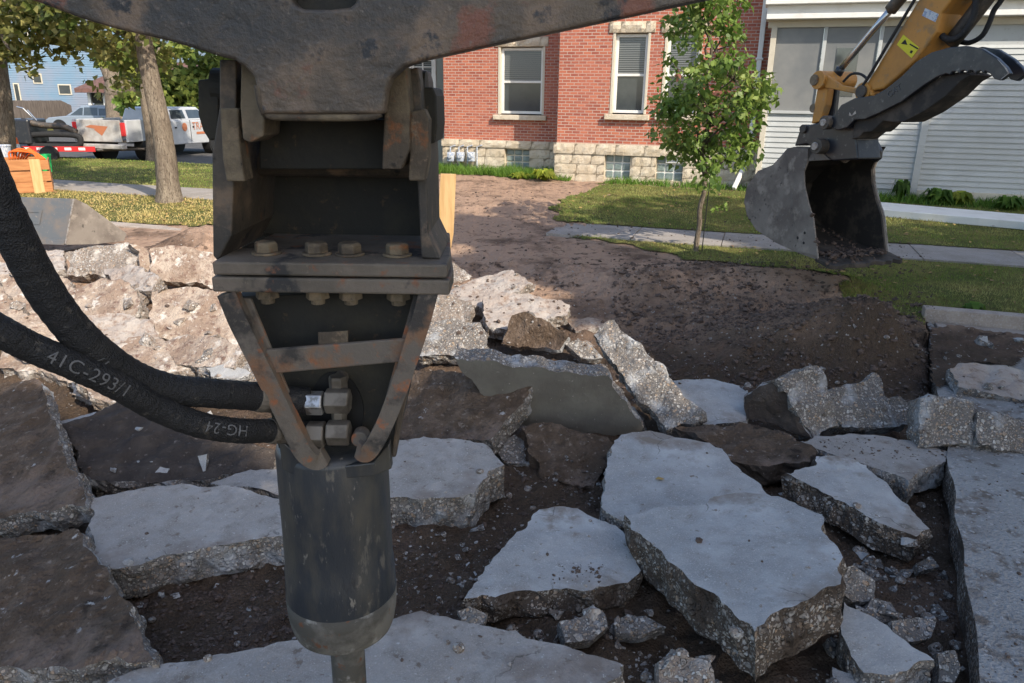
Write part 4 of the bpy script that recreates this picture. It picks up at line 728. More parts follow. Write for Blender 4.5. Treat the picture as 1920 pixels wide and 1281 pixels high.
# downspout with its splash elbow
d0 = PT(1442, 0, TB); d1 = PT(1408, 300, TB); dx = d0[0]-.06
gg = G(S); gg.box(dx-.06, dx+.05, TB-.16, TB-.06, d1[1]+.12, ztop-.1)
for z in (1.6, 3.3, 5): gg.box(dx-.09, dx+.08, TB-.18, TB-.01, z, z+.05)
gg.obj('downspout', 'white', brick, bevel=.015)
e_ = PT(1375, 364, 18.2); gg = G(); q0 = S(dx, TB-.11, d1[1]+.14); q1 = S(e_[0], 18.2, h1(S(e_[0], 18.2, 0))+.08); gg.tube([q0, q0+Vector((0, 0, -.12)), q0*.85+q1*.15+Vector((0, 0, -.05)), q1], .06, 4); gg.obj('splash_elbow', 'white', brick, bevel=.01)
# gas meters at the recessed wall
mtr = empty('gas_meters', S(PT(870, 300, 19.8)[0], 19.8, .3), 'row of small grey gas meters with pipes against the stone basement', 'meter', rz=RZ)
for k, u in enumerate((846, 864, 884)):
    s_, z_ = PT(u, 292, 19.75); gg = G(S); gg.box(s_-.1, s_+.1, 19.65, 19.82, z_-.16, z_+.1); gg.lathe([(.08, -.03), (.08, .03)], (s_, 19.63, z_), 16, axis='y'); gg.obj('meter_body', 'decal', mtr, bevel=.03)
gg = G(S)
for k, u in enumerate((842, 858, 874, 892)):
    s_, z_ = PT(u, 290, 19.75); gg.tube([(s_, 19.85, .4), (s_, 19.85, z_+.2), (s_+.15, 19.85, z_+.25)], .02, 8)
gg.obj('pipe', 'decal', mtr)
# grey-green house with a white window, seen between the breaker bracket and the brick wall
gh = empty('grey_house', S(rs0-1, 21.2, .4), 'grey-green sided house squeezed in behind the breaker bracket, left of the brick wall', 'house', rz=RZ)
gg = G(S); wr = rect(770, 110, 812, 172, 21.2); z = .3
wallpanels(gg, rs0-5, rs0-.02, .2, 6.4, 21.2, 21.5, [wr]); gg.obj('wall', 'greyhouse', gh)
cl = G(S)
while z < 6.3:
    for a, b in ((rs0-5, wr[0]-.12), (wr[1]+.12, rs0-.02)): cl.add([(a, 21.17, z), (b, 21.17, z), (b, 21.19, z+.1), (a, 21.19, z+.1), (a, 21.195, z), (b, 21.195, z)], [(0, 1, 2, 3), (0, 4, 5, 1)])
    z += .1
cl.obj('clapboards', 'greyhouse', gh); ww = sash(gh, wr[0], wr[1], wr[2], wr[3], 21.25)
gg = G(S); xm = (wr[0]+wr[1])/2; gg.box(xm-.015, xm+.015, 21.24, 21.29, wr[2], wr[3]); 
for k in (1, 2, 3): zz = wr[2]+(wr[3]-wr[2])*k/4; gg.box(wr[0]+.07, wr[1]-.07, 21.24, 21.29, zz-.012, zz+.012)
gg.obj('muntins', 'white', ww); gg = G(S); gg.box(wr[0]-.1, wr[0], 21.14, 21.3, wr[2]-.1, wr[3]+.1); gg.box(wr[1], wr[1]+.1, 21.14, 21.3, wr[2]-.1, wr[3]+.1); gg.obj('casing', 'white', gh)
# ------------------------------------------------------------------ white sided porch wing on the right
TS = 18.3
ps0 = PT(1432, 200, TS)[0]; pm = PT(1742, 190, TS)[0]; pe = 10.5; zsc0 = PT(1600, 210, TS)[1]; zsc1 = PT(1600, 50, TS)[1]; zb = .62
porch = empty('sided_house', S(ps0, TS, .4), 'house wing with white clapboard siding and a grey screened porch', 'house', rz=RZ)
gg = G(S); gg.box(ps0, pm, TS+.03, TS+.3, zb, zsc0); gg.box(pm, pe, TS+.03, TS+.3, zb, 4.35); gg.box(ps0, pe, TS+.02, TS+5, .1, zb-.003); gg.box(pe-.2, pe, TS+.31, TS+5, zb, 4.3); gg.box(ps0, ps0+.1, TS+.31, TS+5, zb, 4.3)
gg.obj('wall', 'siding', porch)
def clap(gg, a, b, z0, z1, t, e=.115):
    z = z0
    while z < z1-.02:
        zt = min(z+e+.01, z1); gg.add([(a, t-.012, z), (b, t-.012, z), (b, t+.012, zt), (a, t+.012, zt), (a, t+.02, z), (b, t+.02, z)], [(0, 1, 2, 3), (0, 4, 5, 1)]); z += e
gg = G(S); clap(gg, ps0+.1, pm-.07, zb, zsc0-.06, TS); gg.obj('clapboards', 'siding', porch, kind='sheet')
gg = G(S); zs2 = PT(1850, 84, TS)[1]; clap(gg, pm+.07, pe, zb, zs2, TS); gg.obj('clapboards', 'siding', porch, kind='sheet')
gg = G(S); gg.box(ps0-.02, ps0+.1, TS-.04, TS+.03, zb, zsc1); gg.obj('corner_board', 'cream', porch, bevel=.005)
gg = G(S); gg.box(pm-.07, pm+.07, TS-.045, TS+.03, zb-.1, zs2); gg.obj('corner_board', 'siding', porch, bevel=.005)
gg = G(S); gg.box(pm+.075, pe, TS-.03, TS+.015, .15, zb-.002); gg.obj('skirt_board', 'cream', porch, bevel=.005)
gg = G(S); gg.box(ps0+.1, pm-.07, TS-.05, TS+.03, zsc0-.06, zsc0); gg.obj('porch_rail', 'siding', porch, bevel=.005)
for u0, u1 in ((1440, 1536), (1543, 1640), (1647, 1740)):
    a, b = PT(u0, 130, TS)[0], PT(u1, 130, TS)[0]; b = min(b, pm-.08); gg = G(S); gg.box(a, b, TS+.04, TS+.05, zsc0, zsc1); gg.obj('porch_screen', 'screen', porch)
for u in (1539.5, 1643.5):
    a = PT(u, 130, TS)[0]; gg = G(S); gg.box(a-.035, a+.035, TS, TS+.035, zsc0, zsc1); gg.obj('mullion', 'siding', porch, bevel=.004)
wz = rect(1570, 90, 1612, 135, TS+.0); gg = G(S); gg.box(wz[0], wz[1], TS+.03, TS+.037, wz[2]-.5, wz[3]); gg.obj('door_pane', 'glass', porch)
gg = G(S); z5 = PT(1600, 36, TS)[1]; gg.box(ps0-.1, pe, TS-.02, TS+.3, zsc1, z5); gg.obj('frieze_board', 'cream', porch)
gg = G(S); z6 = PT(1600, 22, TS-.25)[1]; gg.box(ps0-.15, pe, TS-.30, TS+.3, z5-.0, z5+.10); gg.box(ps0-.15, pe, TS-.2, TS+.3, z5+.103, z5+.28); gg.box(ps0-.2, pe, TS-.38, TS+.3, z5+.283, z5+.36); gg.obj('cornice', 'white', porch, bevel=.008)
gg = G(S); gg.box(ps0-.1, pe, TS+.1, TS+.4, z5+.362, 7.2); gg.obj('upper_wall', 'cream', porch)
gg = G(); brd = [PZ(u, v, .46) for u, v in ((1640, 378), (1920, 402), (1990, 415), (1990, 432), (1920, 416), (1640, 392))]; gg.prism(brd, (0, 0, -.14)); tag(gg.obj('white_board', 'white', bevel=.01), 'long white board lying on the grass in front of the siding', 'board')
# ------------------------------------------------------------------ trees
def leaves(centres, rad, n_, size, seed, droop=.3, asp=.55, shell=0):
    r = np.random.default_rng(seed); c = np.array(centres, float); ra = np.array(rad, float).reshape(len(c), -1); ra = np.broadcast_to(ra, (len(c), 3)) if ra.shape[1] == 1 else ra
    vol = ra.prod(1)**.8; k = r.choice(len(c), n_, p=vol/vol.sum()); d = r.normal(size=(n_, 3)); d /= np.linalg.norm(d, axis=1)[:, None]
    p = c[k]+d*ra[k]*(r.random((n_, 1))**(.4 if not shell else .25)); a = r.uniform(0, 2*np.pi, n_); e = r.uniform(-.9, .4, n_)-droop
    ax_ = np.stack([np.cos(a)*np.cos(e), np.sin(a)*np.cos(e), np.sin(e)], 1); u_ = r.normal(size=(n_, 3)); w_ = np.cross(ax_, u_); w_ /= np.linalg.norm(w_, axis=1)[:, None]; nn = np.cross(ax_, w_)
    L = size*r.uniform(.6, 1.25, (n_, 1)); W_ = L*asp*.5
    V = np.stack([p, p+ax_*L*.35+w_*W_+nn*L*.08, p+ax_*L, p+ax_*L*.35-w_*W_+nn*L*.08], 1); return V
def limb(gg, a, b, r0, r1, wob=.1, n_=6, seed=0):
    r = random.Random(seed); pts = [a.lerp(b, i/n_)+Vector((r.uniform(-1, 1), r.uniform(-1, 1), r.uniform(-.5, .5)))*wob*(0 if i in (0, n_) else 1) for i in range(n_+1)]
    gg.tube(spline(pts, n_*3), [r0+(r1-r0)*i/(n_*3-1) for i in range(n_*3)], 10); return pts
# small street tree on the right
bt = PZ(1305, 472, .18); tt = PY(1332, -60, bt.y); tree = empty('young_tree', (bt.x, bt.y, h1(bt)), 'young slender street tree with green leaves on the verge before the brick house', 'tree')
gg = G(); tp = limb(gg, Vector((bt.x, bt.y, h1(bt)-.05)), PY(1322, 330, bt.y), .042, .034, .02, 5, 1); gg.obj('trunk', 'bark', tree, smooth=True)
gg = G(); limb(gg, PY(1322, 332, bt.y), tt, .034, .012, .06, 8, 2); cl, rd_ = [], []
CR = [(1318, 40, 55, 55), (1340, 95, 62, 60), (1300, 150, 62, 50), (1375, 150, 62, 55), (1268, 215, 55, 45), (1335, 215, 80, 60), (1400, 205, 48, 50), (1290, 265, 50, 38), (1350, 285, 62, 45), (1400, 265, 40, 38), (1330, -30, 50, 60), (1325, 318, 26, 24), (1360, 20, 35, 40), (1245, 205, 25, 16), (1425, 175, 20, 30)]
r = random.Random(3)
for i, (u, v, ru, rv) in enumerate(CR):
    y = bt.y+r.uniform(-.45, .45); c = PY(u, v, y); k = y/F*1.0; n_ = max(2, int(ru/9))
    st = tp[-1].lerp(tt, max(0, min(1, (330-v-60)/390))); limb(gg, st, c+Vector((0, 0, .1)), .018, .006, .06, 5, i)
    for q in range(n_*2):
        cl.append(tuple(c+Vector((r.uniform(-1, 1)*ru*k*.8, r.uniform(-1, 1)*ru*k*.8, r.uniform(-1, 1)*rv*k*.8)))); rd_.append(.10+.13*r.random())
        limb(gg, c, Vector(cl[-1]), .008, .003, .03, 3, i*20+q)
gg.obj('branches', 'bark_dark', tree, smooth=True)
quads('crown', leaves(cl, rd_, 4200, .118, 5, .35, .58), 'leaf', tree); quads('turning_leaves', leaves([tuple(PY(1356, 172, bt.y-.4)), tuple(PY(1270, 140, bt.y-.3))], [.05, .06], 10, .12, 6), 'leaf_pink', tree)
gg = G(); gg.tube([(bt.x+.09, bt.y, h1(bt)), (bt.x+.11, bt.y, h1(bt)+1.2)], .008, 6); tag(gg.obj('stake', 'black'), 'thin dark support rod beside the young street tree trunk', 'stake')
V = leaves([tuple(PY(1352, 385, bt.y))], [.12], 14, .1, 9); quads('leaf_sprig', V, 'leaf', tree)
def bigtree(name, base, top, r0, label, bark='bark', crown=(), nl=4000, ls=.25, leafm='maple', group=None, wob=.05, limbs=True, seed=0):
    t = empty(name, base, label, 'tree', group); gg = G(); n_ = 24; pts = spline([base+Vector((0, 0, -.2)), base.lerp(top, .3)+Vector((wob, 0, 0)), base.lerp(top, .65)-Vector((wob, 0, 0)), top], n_)
    gg.tube(pts, [r0*(1+.7*math.exp(-i*.9))*(1-.45*i/n_) for i in range(n_)], 24, rf=lambda i, th: 1+.05*math.sin(th*5+i*.3)+.04*math.sin(th*11+i)); gg.obj('trunk', bark, t, smooth=True)
    if crown:
        gb = G(); c_, r_ = [], []; rr = random.Random(seed)
        for k, (c, rad) in enumerate(crown):
            c = Vector(c); limb(gb, top-Vector((0, 0, .3)), c, r0*.35, .03, .25, 6, k)
            for q in range(14): c_.append(tuple(c+Vector((rr.gauss(0, .5), rr.gauss(0, .5), rr.gauss(0, .38)))*rad)); r_.append(rad*rr.uniform(.22, .4))
        gb.obj('limbs', bark, t, smooth=True); quads('crown', leaves(c_, r_, nl, ls, seed+1, .2, .8), leafm, t)
    return t
# leaning trunk on the left verge
b0 = PZ(318, 378, .13); b1 = PY(262, 40, b0.y)
bigtree('street_tree', b0, PY(255, -60, b0.y+.3), .235, 'leaning tree with a pale sunlit lower trunk on the left verge', 'bark', [(PY(150, 20, b0.y), 1.3), (PY(220, -90, b0.y-.5), 1.8), (PY(330, -140, b0.y+.5), 1.6), (PY(100, -90, b0.y+.5), 1.7), (PY(228, 95, b0.y+1.2), .9), (PY(300, 60, b0.y+1.2), .8)], 5200, .17, 'maple', seed=31)
b0 = PZ(2, 330, .13); bigtree('street_tree', b0, PY(-14, -80, b0.y), .36, 'thick trunked maple at the left edge of the photo with yellowing leaves', 'bark', [(PY(20, 30, b0.y-2), 1.2), (PY(80, 60, b0.y-2.5), .9), (PY(-40, 70, b0.y-1), 1.4), (PY(120, 10, b0.y-2), 1.1), (PY(50, -60, b0.y-1), 1.6), (PY(20, 95, b0.y-2.4), .6)], 4600, .2, 'maple', seed=32)
b0 = PZ(285, 304, .0); bigtree('street_tree', b0, PY(270, 130, b0.y), .22, 'thin yellowish trunk standing just behind the leaning tree', 'bark', [(PY(265, 120, b0.y+.5), 1.1), (PY(300, 90, b0.y+1), 1.2), (PY(228, 100, b0.y+1), 1.1)], 2600, .25, 'leaf_far', seed=33)
b0 = PZ(212, 262, .0); b0 = PZ(220, 258, .0); bt2 = bigtree('lopped_tree', b0, PY(212, 120, b0.y), .62, 'lopped thick trunk with stubby cut limbs behind the white pickup', 'bark')
gg = G(); limb(gg, PY(210, 150, b0.y), PY(178, 72, b0.y), .42, .28, .1, 4, 3); limb(gg, PY(212, 175, b0.y), PY(246, 160, b0.y), .42, .4, .15, 4, 4); limb(gg, PY(212, 125, b0.y), PY(205, 88, b0.y), .5, .35, .05, 4, 5); gg.obj('cut_limb', 'bark', bt2, smooth=True)
for i, (u, v, R_, lab) in enumerate(((390, 150, 4.2, 'rounded yellow-green tree beside the breaker bracket at left'), (350, 180, 3.4, 'smaller green tree left of the rounded yellow-green tree'), (455, 130, 5, 'broad green tree behind the breaker bracket'))):
    y = 46+i*2; c = PY(u, v, y); b = Vector((c.x, c.y, 0)); bigtree('background_tree', b, Vector((c.x, c.y, c.z-.5)), .3, lab, 'bark_dark', [(c, R_*.8), (c+Vector((R_*.5, 0, -1.2)), R_*.6), (c+Vector((-R_*.5, 0, -1)), R_*.55), (c+Vector((0, 0, -2)), R_*.7)], 5200, .42, 'leaf_far', seed=40+i)
c = PY(250, 200, 40); bigtree('background_tree', Vector((c.x, c.y, 0)), Vector((c.x, c.y, c.z)), .12, 'small dark sapling between the two thick trunks', 'bark_dark', [(c, .9)], 700, .3, 'leaf', seed=50)
# ------------------------------------------------------------------ unseen trees added to cast the shade, crowns set along the sun direction
def shade(name, ground, height, rad, label, n_, seed, ls=.34, flat_=.6):
    g0 = Vector(ground); c = g0+SV*(height/SV.z); base = Vector((c.x, c.y, .1)); t = empty(name, base, label, 'tree', 'street trees outside the view'); gg = G()
    gg.tube([base-Vector((0, 0, .3)), base+Vector((0, 0, c.z*.45)), c], [.4, .3, .12], 16)
    rr = random.Random(seed); c_, r_ = [], []
    for k in range(26):
        d = Vector((rr.gauss(0, 1), rr.gauss(0, 1), rr.gauss(0, .7))).normalized(); d.z *= flat_; q = c+d*rad*rr.uniform(.25, .95); c_.append(tuple(q)); r_.append((rad*.32, rad*.32, rad*.22)); limb(gg, base+Vector((0, 0, c.z*.45)), q, .12, .03, .3, 4, k)
    gg.obj('trunk', 'bark', t, smooth=True); quads('crown', leaves(c_, np.array(r_), n_, ls, seed, .1, .8), 'leaf', t)
shade('shade_tree', (4.6, 4.2, 0), 9, 5.6, 'dense green tree standing outside the frame to the right', 30000, 60, .4)
shade('shade_tree', (-.9, .9, 0), 9, 4.3, 'dense green tree standing outside the frame behind the viewer', 24000, 61, .4)
shade('shade_tree', tuple(S(6.0, 16.2, 0)), 10, 4.6, 'tree standing outside the frame whose shade dapples the siding', 10500, 62, .32)
shade('shade_tree', tuple(S(3.2, 17.6, 0)), 12, 2.6, 'second tree standing outside the frame shading the porch', 5200, 66, .32)
shade('shade_tree', tuple(S(1.5, 12.6, 0)), 9, 2.2, 'tree standing outside the frame whose shade dapples the lawn', 1900, 63, .3)
# ------------------------------------------------------------------ the breaker hanging in front of the viewer
Y0 = 1.9; bx = PY(634, 1000, Y0).x
brk = empty('hydraulic_breaker', (bx, Y0, 0), 'black hydraulic breaker with rusty bracket hanging upright over the slabs', 'breaker')
def poly(px, y): return [PY(u, v, y) for u, v in px]
def plate(name, px, y, th, m, par=brk, bev=.004, **k):
    gg = G(); gg.prism(poly(px, y), (0, th, 0)); return gg.obj(name, m, par, bevel=bev, **k)
def rpx(v, hw): # half width in photo pixels -> radius
    p = PY(634, v, Y0); dep_ = (p-O).dot(Vector((0, math.cos(PITCH), -math.sin(PITCH)))); return hw/F*dep_
hs = [(862, 78), (866, 92), (872, 99), (880, 101), (960, 100), (1040, 98), (1098, 97), (1108, 99), (1122, 99), (1160, 99.3), (1172, 98)]
gg = G(); gg.lathe([(rpx(v, h), PY(634, v, Y0-.14).z) for v, h in hs], (bx, Y0, 0), 64); hou = gg.obj('housing', 'housing', brk, smooth=True)
hs = [(1158, 99.5), (1180, 98.5), (1200, 96), (1216, 92), (1226, 88), (1231, 82), (1233, 40)]
gg = G(); gg.lathe([(rpx(v, h), PY(634, v, Y0-.14).z) for v, h in hs], (bx, Y0, 0), 64); gg.obj('nose_collar', 'dusted', brk, smooth=True)
hp = PY(592, 1107, Y0-.145); gg = G(); gg.lathe([(.0105, -.006), (.0105, .01)], hp, 16, axis='y'); gg.obj('grease_port', 'black', hou)
cr = rpx(1260, 31); zt = PY(634, 1236, Y0-.1).z; gg = G(); gg.lathe([(cr, zt), (cr, zt-.1), (cr*1.01, .22), (cr*.96, .2), (.012, -.0)], (bx+.004, Y0, 0), 32); gg.obj('chisel', 'dusted', brk, smooth=True)
mt['steel_flange'] = M('dusty_flange_steel', (.10, .085, .068), .75, [('noise', 4, .42, .56, (.15, .125, .10)), ('noise', 9, .56, .64, (.035, .034, .034)), ('noise', 14, .60, .68, (.20, .085, .045)), ('noise', 60, .6, .72, (.2, .16, .12))], [('noise', 20, .004), ('noise', 90, .0015)], spec=.35)
# flange: two stacked plates
YF, YB = 1.70, 2.14
zf = [PY(620, v, YF).z for v in (494, 519, 523, 551)]; xl = PY(400, 520, YF).x; xr = PY(838, 515, YF).x
for a, b, g_ in ((zf[1], zf[0], 0), (zf[3], zf[2], .006)):
    gg = G(); gg.prism([(xl-g_, YF, a), (xr+g_, YF, a), (xr+g_, YF+.12, a), (xr-.03, YB, a), (xl+.03, YB, a), (xl-g_, YF+.12, a)], (0, 0, b-a)); gg.obj('flange_plate', 'steel_flange', brk, bevel=.005)
for u in (500, 594, 656, 745):
    p = PY(u, 476, YF+.10); z = zf[0]; gg = G(); gg.lathe([(.036, z), (.036, z+.006)], (p.x, p.y, 0), 24); gg.lathe([(.029, z+.006), (.029, z+.026), (.024, z+.031)], (p.x, p.y, 0), 6); gg.obj('bolt', 'steel_tan', brk, bevel=.002)
    q = PY(u+2, 560, YF+.07); z = zf[3]; gg = G(); gg.lathe([(.032, z), (.032, z-.008)], (q.x, q.y, 0), 20); gg.lathe([(.028, z-.008), (.030, z-.030)], (q.x, q.y, 0), 6); gg.lathe([(.018, z-.030), (.017, z-.044)], (q.x, q.y, 0), 12); gg.obj('nut', 'steel_tan', brk, bevel=.002)
# lower frame
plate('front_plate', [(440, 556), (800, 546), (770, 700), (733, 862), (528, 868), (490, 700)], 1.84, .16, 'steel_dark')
gg = G(); c = PY(632, 770, 1.837); gg.lathe([(.072, -.003), (.072, .004)], (0, 0, 0), 40, axis='y'); gg.v = [Vector((c.x+q.x, c.y+q.y, c.z+q.z*1.55)) for q in gg.v]; gg.obj('port_opening', 'black', brk)
plate('cross_strap', [(494, 657), (775, 634), (768, 678), (516, 701)], 1.725, .014, 'steel_rust')
nm = plate('name_plate', [(596, 624), (652, 621), (652, 643), (597, 646)], 1.735, .006, 'steel_tan', bev=.001)
def bar(pts, ys, wdt, m, name):
    P = spline([PY(u, v, y) for (u, v), y in zip(pts, ys)], 40); gg = G(); vs = []
    for i_, p in enumerate(P):
        t = P[min(i_+1, 39)]-P[max(i_-1, 0)]; n_ = Vector((t.z, 0, -t.x)).normalized(); k_ = wdt*(1+.05*MN.noise(p*14))
        for a_, b_ in ((1, -1), (1, 1), (-1, 1), (-1, -1)): vs.append(tuple(p+n_*k_*a_+Vector((0, .016*b_, 0))))
    gg.add(vs, [(i_*4+k, i_*4+(k+1) % 4, i_*4+4+(k+1) % 4, i_*4+4+k) for i_ in range(39) for k in range(4)]+[(0, 1, 2, 3), (159, 158, 157, 156)]); return gg.obj(name, m, brk, bevel=.005, seg=3)
bar([(428, 548), (452, 605), (505, 712), (548, 800), (572, 846), (594, 862), (610, 852)], [1.72]*5+[1.73, 1.75], .0235, 'steel_rust', 'guard_bar')
bar([(806, 540), (790, 600), (758, 700), (728, 780), (704, 828), (686, 848), (670, 838)], [1.72]*5+[1.73, 1.75], .0225, 'steel_rust', 'guard_bar')
plate('guard_web', [(444, 560), (470, 560), (560, 780), (545, 800)], 1.74, .012, 'steel_rust'); plate('guard_web', [(776, 552), (796, 550), (724, 790), (716, 770)], 1.74, .012, 'steel_rust')
plate('foot_lug', [(520, 800), (532, 830), (590, 880), (700, 868), (730, 830), (734, 880), (700, 893), (630, 900), (560, 896), (528, 880)], 1.762, .03, 'housing')
plate('side_rib', [(755, 700), (790, 560), (800, 560), (760, 760), (742, 858), (733, 858)], 1.78, .02, 'steel')
for (u0, u1, v0, v1, m) in ((575, 607, 735, 776, 'zinc'), (611, 656, 730, 773, 'fitting'), (577, 610, 792, 836, 'fitting'), (614, 656, 790, 832, 'fitting')):
    a = PY(u0, (v0+v1)/2, 1.765); b = PY(u1, (v0+v1)/2, 1.765); r_ = abs(PY(u0, v0, 1.765).z-PY(u0, v1, 1.765).z)/2*1.05; gg = G(); gg.lathe([(r_*.92, 0), (r_, .004), (r_, b.x-a.x-.004), (r_*.92, b.x-a.x)], a, 6, axis='x'); gg.obj('hose_fitting', m, brk, bevel=.002)
for (u, v, r_) in ((634, 718, .025), (636, 781, .021)):
    a = PY(u, v, 1.80); gg = G(); gg.lathe([(r_*.9, .02), (r_, .012), (r_, -.014), (r_*.85, -.03)], a, 6, axis='z'); gg.tube([a+Vector((0, .06, 0)), a], r_*.8, 12); gg.obj('elbow', 'fitting', brk, bevel=.002)
gg = G(); a = PY(675, 822, 1.76); gg.lathe([(.022, -.01), (.022, .03)], a, 20, axis='y'); gg.obj('lifting_eye', 'steel_rust', brk, bevel=.003)
# upper bracket: cheeks, ears, bosses, back and pins
def cheek(px, y0, y1, m, name, th_w=None):
    gg = G(); gg.prism(poly(px, y0), (0, y1-y0, 0)); return gg.obj(name, m, brk, bevel=.004)
cheek([(411, 112), (444, 112), (440, 300), (434, 442), (408, 490), (399, 480), (397, 290), (411, 200)], 1.76, 2.15, 'steel', 'side_plate')
cheek([(765, 130), (782, 126), (788, 150), (800, 300), (803, 440), (826, 487), (790, 484), (782, 330), (765, 200)], 1.76, 2.04, 'steel', 'side_plate')
cheek([(412, 203), (446, 203), (450, 280), (459, 341), (424, 340), (417, 300)], 1.70, 1.76, 'steel_tan', 'side_lug'); cheek([(770, 210), (795, 204), (804, 225), (803, 300), (796, 340), (766, 339), (768, 290)], 1.70, 1.76, 'steel_tan', 'side_lug')
cheek([(452, 114), (480, 118), (486, 200), (496, 225), (494, 255), (470, 268), (455, 262), (450, 200)], 1.68, 1.80, 'steel_tan', 'inner_ear'); cheek([(724, 170), (736, 128), (760, 124), (768, 200), (768, 280), (752, 318), (716, 318), (720, 222)], 1.68, 1.80, 'steel_tan', 'inner_ear')
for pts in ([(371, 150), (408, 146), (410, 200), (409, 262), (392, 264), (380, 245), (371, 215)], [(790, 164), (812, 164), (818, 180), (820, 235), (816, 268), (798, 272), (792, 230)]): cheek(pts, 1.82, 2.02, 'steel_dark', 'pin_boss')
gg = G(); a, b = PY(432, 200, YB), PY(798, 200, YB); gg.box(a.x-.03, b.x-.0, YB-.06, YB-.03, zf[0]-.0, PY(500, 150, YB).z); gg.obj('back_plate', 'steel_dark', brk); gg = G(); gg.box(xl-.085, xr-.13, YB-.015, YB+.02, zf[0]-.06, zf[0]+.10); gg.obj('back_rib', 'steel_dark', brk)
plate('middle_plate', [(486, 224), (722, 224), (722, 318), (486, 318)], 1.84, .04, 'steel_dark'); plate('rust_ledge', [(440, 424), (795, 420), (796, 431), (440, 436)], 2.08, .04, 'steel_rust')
gg = G(); a, b = PY(440, 300, 1.96), PY(790, 300, 1.96); gg.lathe([(.04, 0), (.04, b.x-a.x)], a, 24, axis='x'); gg.obj('cross_pin', 'steel', brk)
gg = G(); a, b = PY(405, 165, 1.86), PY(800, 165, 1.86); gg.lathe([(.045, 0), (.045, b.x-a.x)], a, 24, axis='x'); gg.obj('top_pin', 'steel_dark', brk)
# the machine's own arm end, filling the top of the view
armo = empty('excavator', PY(600, 100, 1.62), 'nearest excavator, only its dark rusty arm end seen spanning the top above the breaker', 'excavator')
AO = [(-60, -40), (79, 7), (150, 34), (210, 52), (243, 60), (318, 77), (375, 94), (412, 106), (440, 113), (462, 128), (476, 145), (482, 170), (490, 214), (719, 214), (724, 172), (733, 148), (757, 126), (790, 114), (828, 106), (960, 77), (1160, 35), (1330, -2), (1430, -24),
      (1430, -240), (668, -240), (668, 4), (656, 14), (620, 18), (570, 17), (552, 10), (545, -2), (545, -240), (-60, -240)]
gg = G(); gg.prism(poly(AO, 1.60), (0, .05, 0)); gg.obj('face_plate', 'steel_arm' if 'steel_arm' in mt else 'steel', armo, bevel=.007, seg=3)
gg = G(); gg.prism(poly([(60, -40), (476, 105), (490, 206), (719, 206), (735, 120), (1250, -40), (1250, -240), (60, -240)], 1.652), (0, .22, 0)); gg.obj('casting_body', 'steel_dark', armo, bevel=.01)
gg = G(); gg.tube(spline([PY(494, 205, 1.612), PY(505, 216, 1.612), PY(530, 219, 1.612), PY(610, 220, 1.612), PY(690, 219, 1.612), PY(714, 212, 1.612)], 20), .0085, 10); gg.obj('bottom_rim', 'steel_tan', armo, smooth=True)
gg = G(); gg.tube(spline([PY(483, 160, 1.605), PY(487, 190, 1.605), PY(496, 214, 1.608)], 10), .007, 8); gg.obj('worn_edge', 'steel_tan', armo, smooth=True)
mt['steel_arm'] = M('grimy_arm_steel', (.035, .033, .031), .5, [('noise', 3.2, .42, .60, (.10, .075, .052)), ('noise', 7, .52, .64, (.15, .105, .07)), ('noise', 5, .60, .66, (.16, .06, .035)), ('noise', 14, .60, .66, (.022, .022, .024)), ('noise', 80, .6, .75, (.14, .115, .09))],
    [('noise', 6, .008), ('noise', 24, .004), ('noise', 110, .0012)], spec=.5)
bpy.data.objects['face_plate'].data.materials[0] = mt['steel_arm']
# hoses
def hose(pts, ys, r_, label, ph):
    P = spline([PY(u, v, y) for (u, v), y in zip(pts, ys)], 300); gg = G()
    gg.tube(P, r_, 28, rf=lambda i, th: 1+.030*MN.noise(Vector((i*.10+ph, math.cos(th)*.6, math.sin(th)*.6)))+.022*MN.noise(Vector((i*.4+ph, math.cos(th)*1.2, math.sin(th)*1.2)))+.012*math.sin(i*1.05+th)); o = gg.obj('hydraulic_hose', 'rubber', smooth=True); tag(o, label, 'hose'); return o, P
h1o, P1 = hose([(-230, -20), (-120, 130), (-40, 290), (20, 425), (88, 552), (160, 640), (240, 700), (312, 728), (400, 738), (500, 745), (578, 753)], [1.30, 1.32, 1.35, 1.38, 1.42, 1.46, 1.52, 1.57, 1.63, 1.74, 1.775], .0355, 'upper thick black rubber hose sweeping down from the left edge to the breaker', 0)
h2o, P2 = hose([(-230, 470), (-110, 560), (0, 620), (60, 652), (150, 690), (230, 728), (300, 768), (380, 798), (450, 808), (520, 808), (580, 812)], [1.30, 1.32, 1.36, 1.39, 1.43, 1.48, 1.53, 1.58, 1.64, 1.74, 1.775], .0305, 'lower black rubber hose with printed numbers running to the breaker', 2)
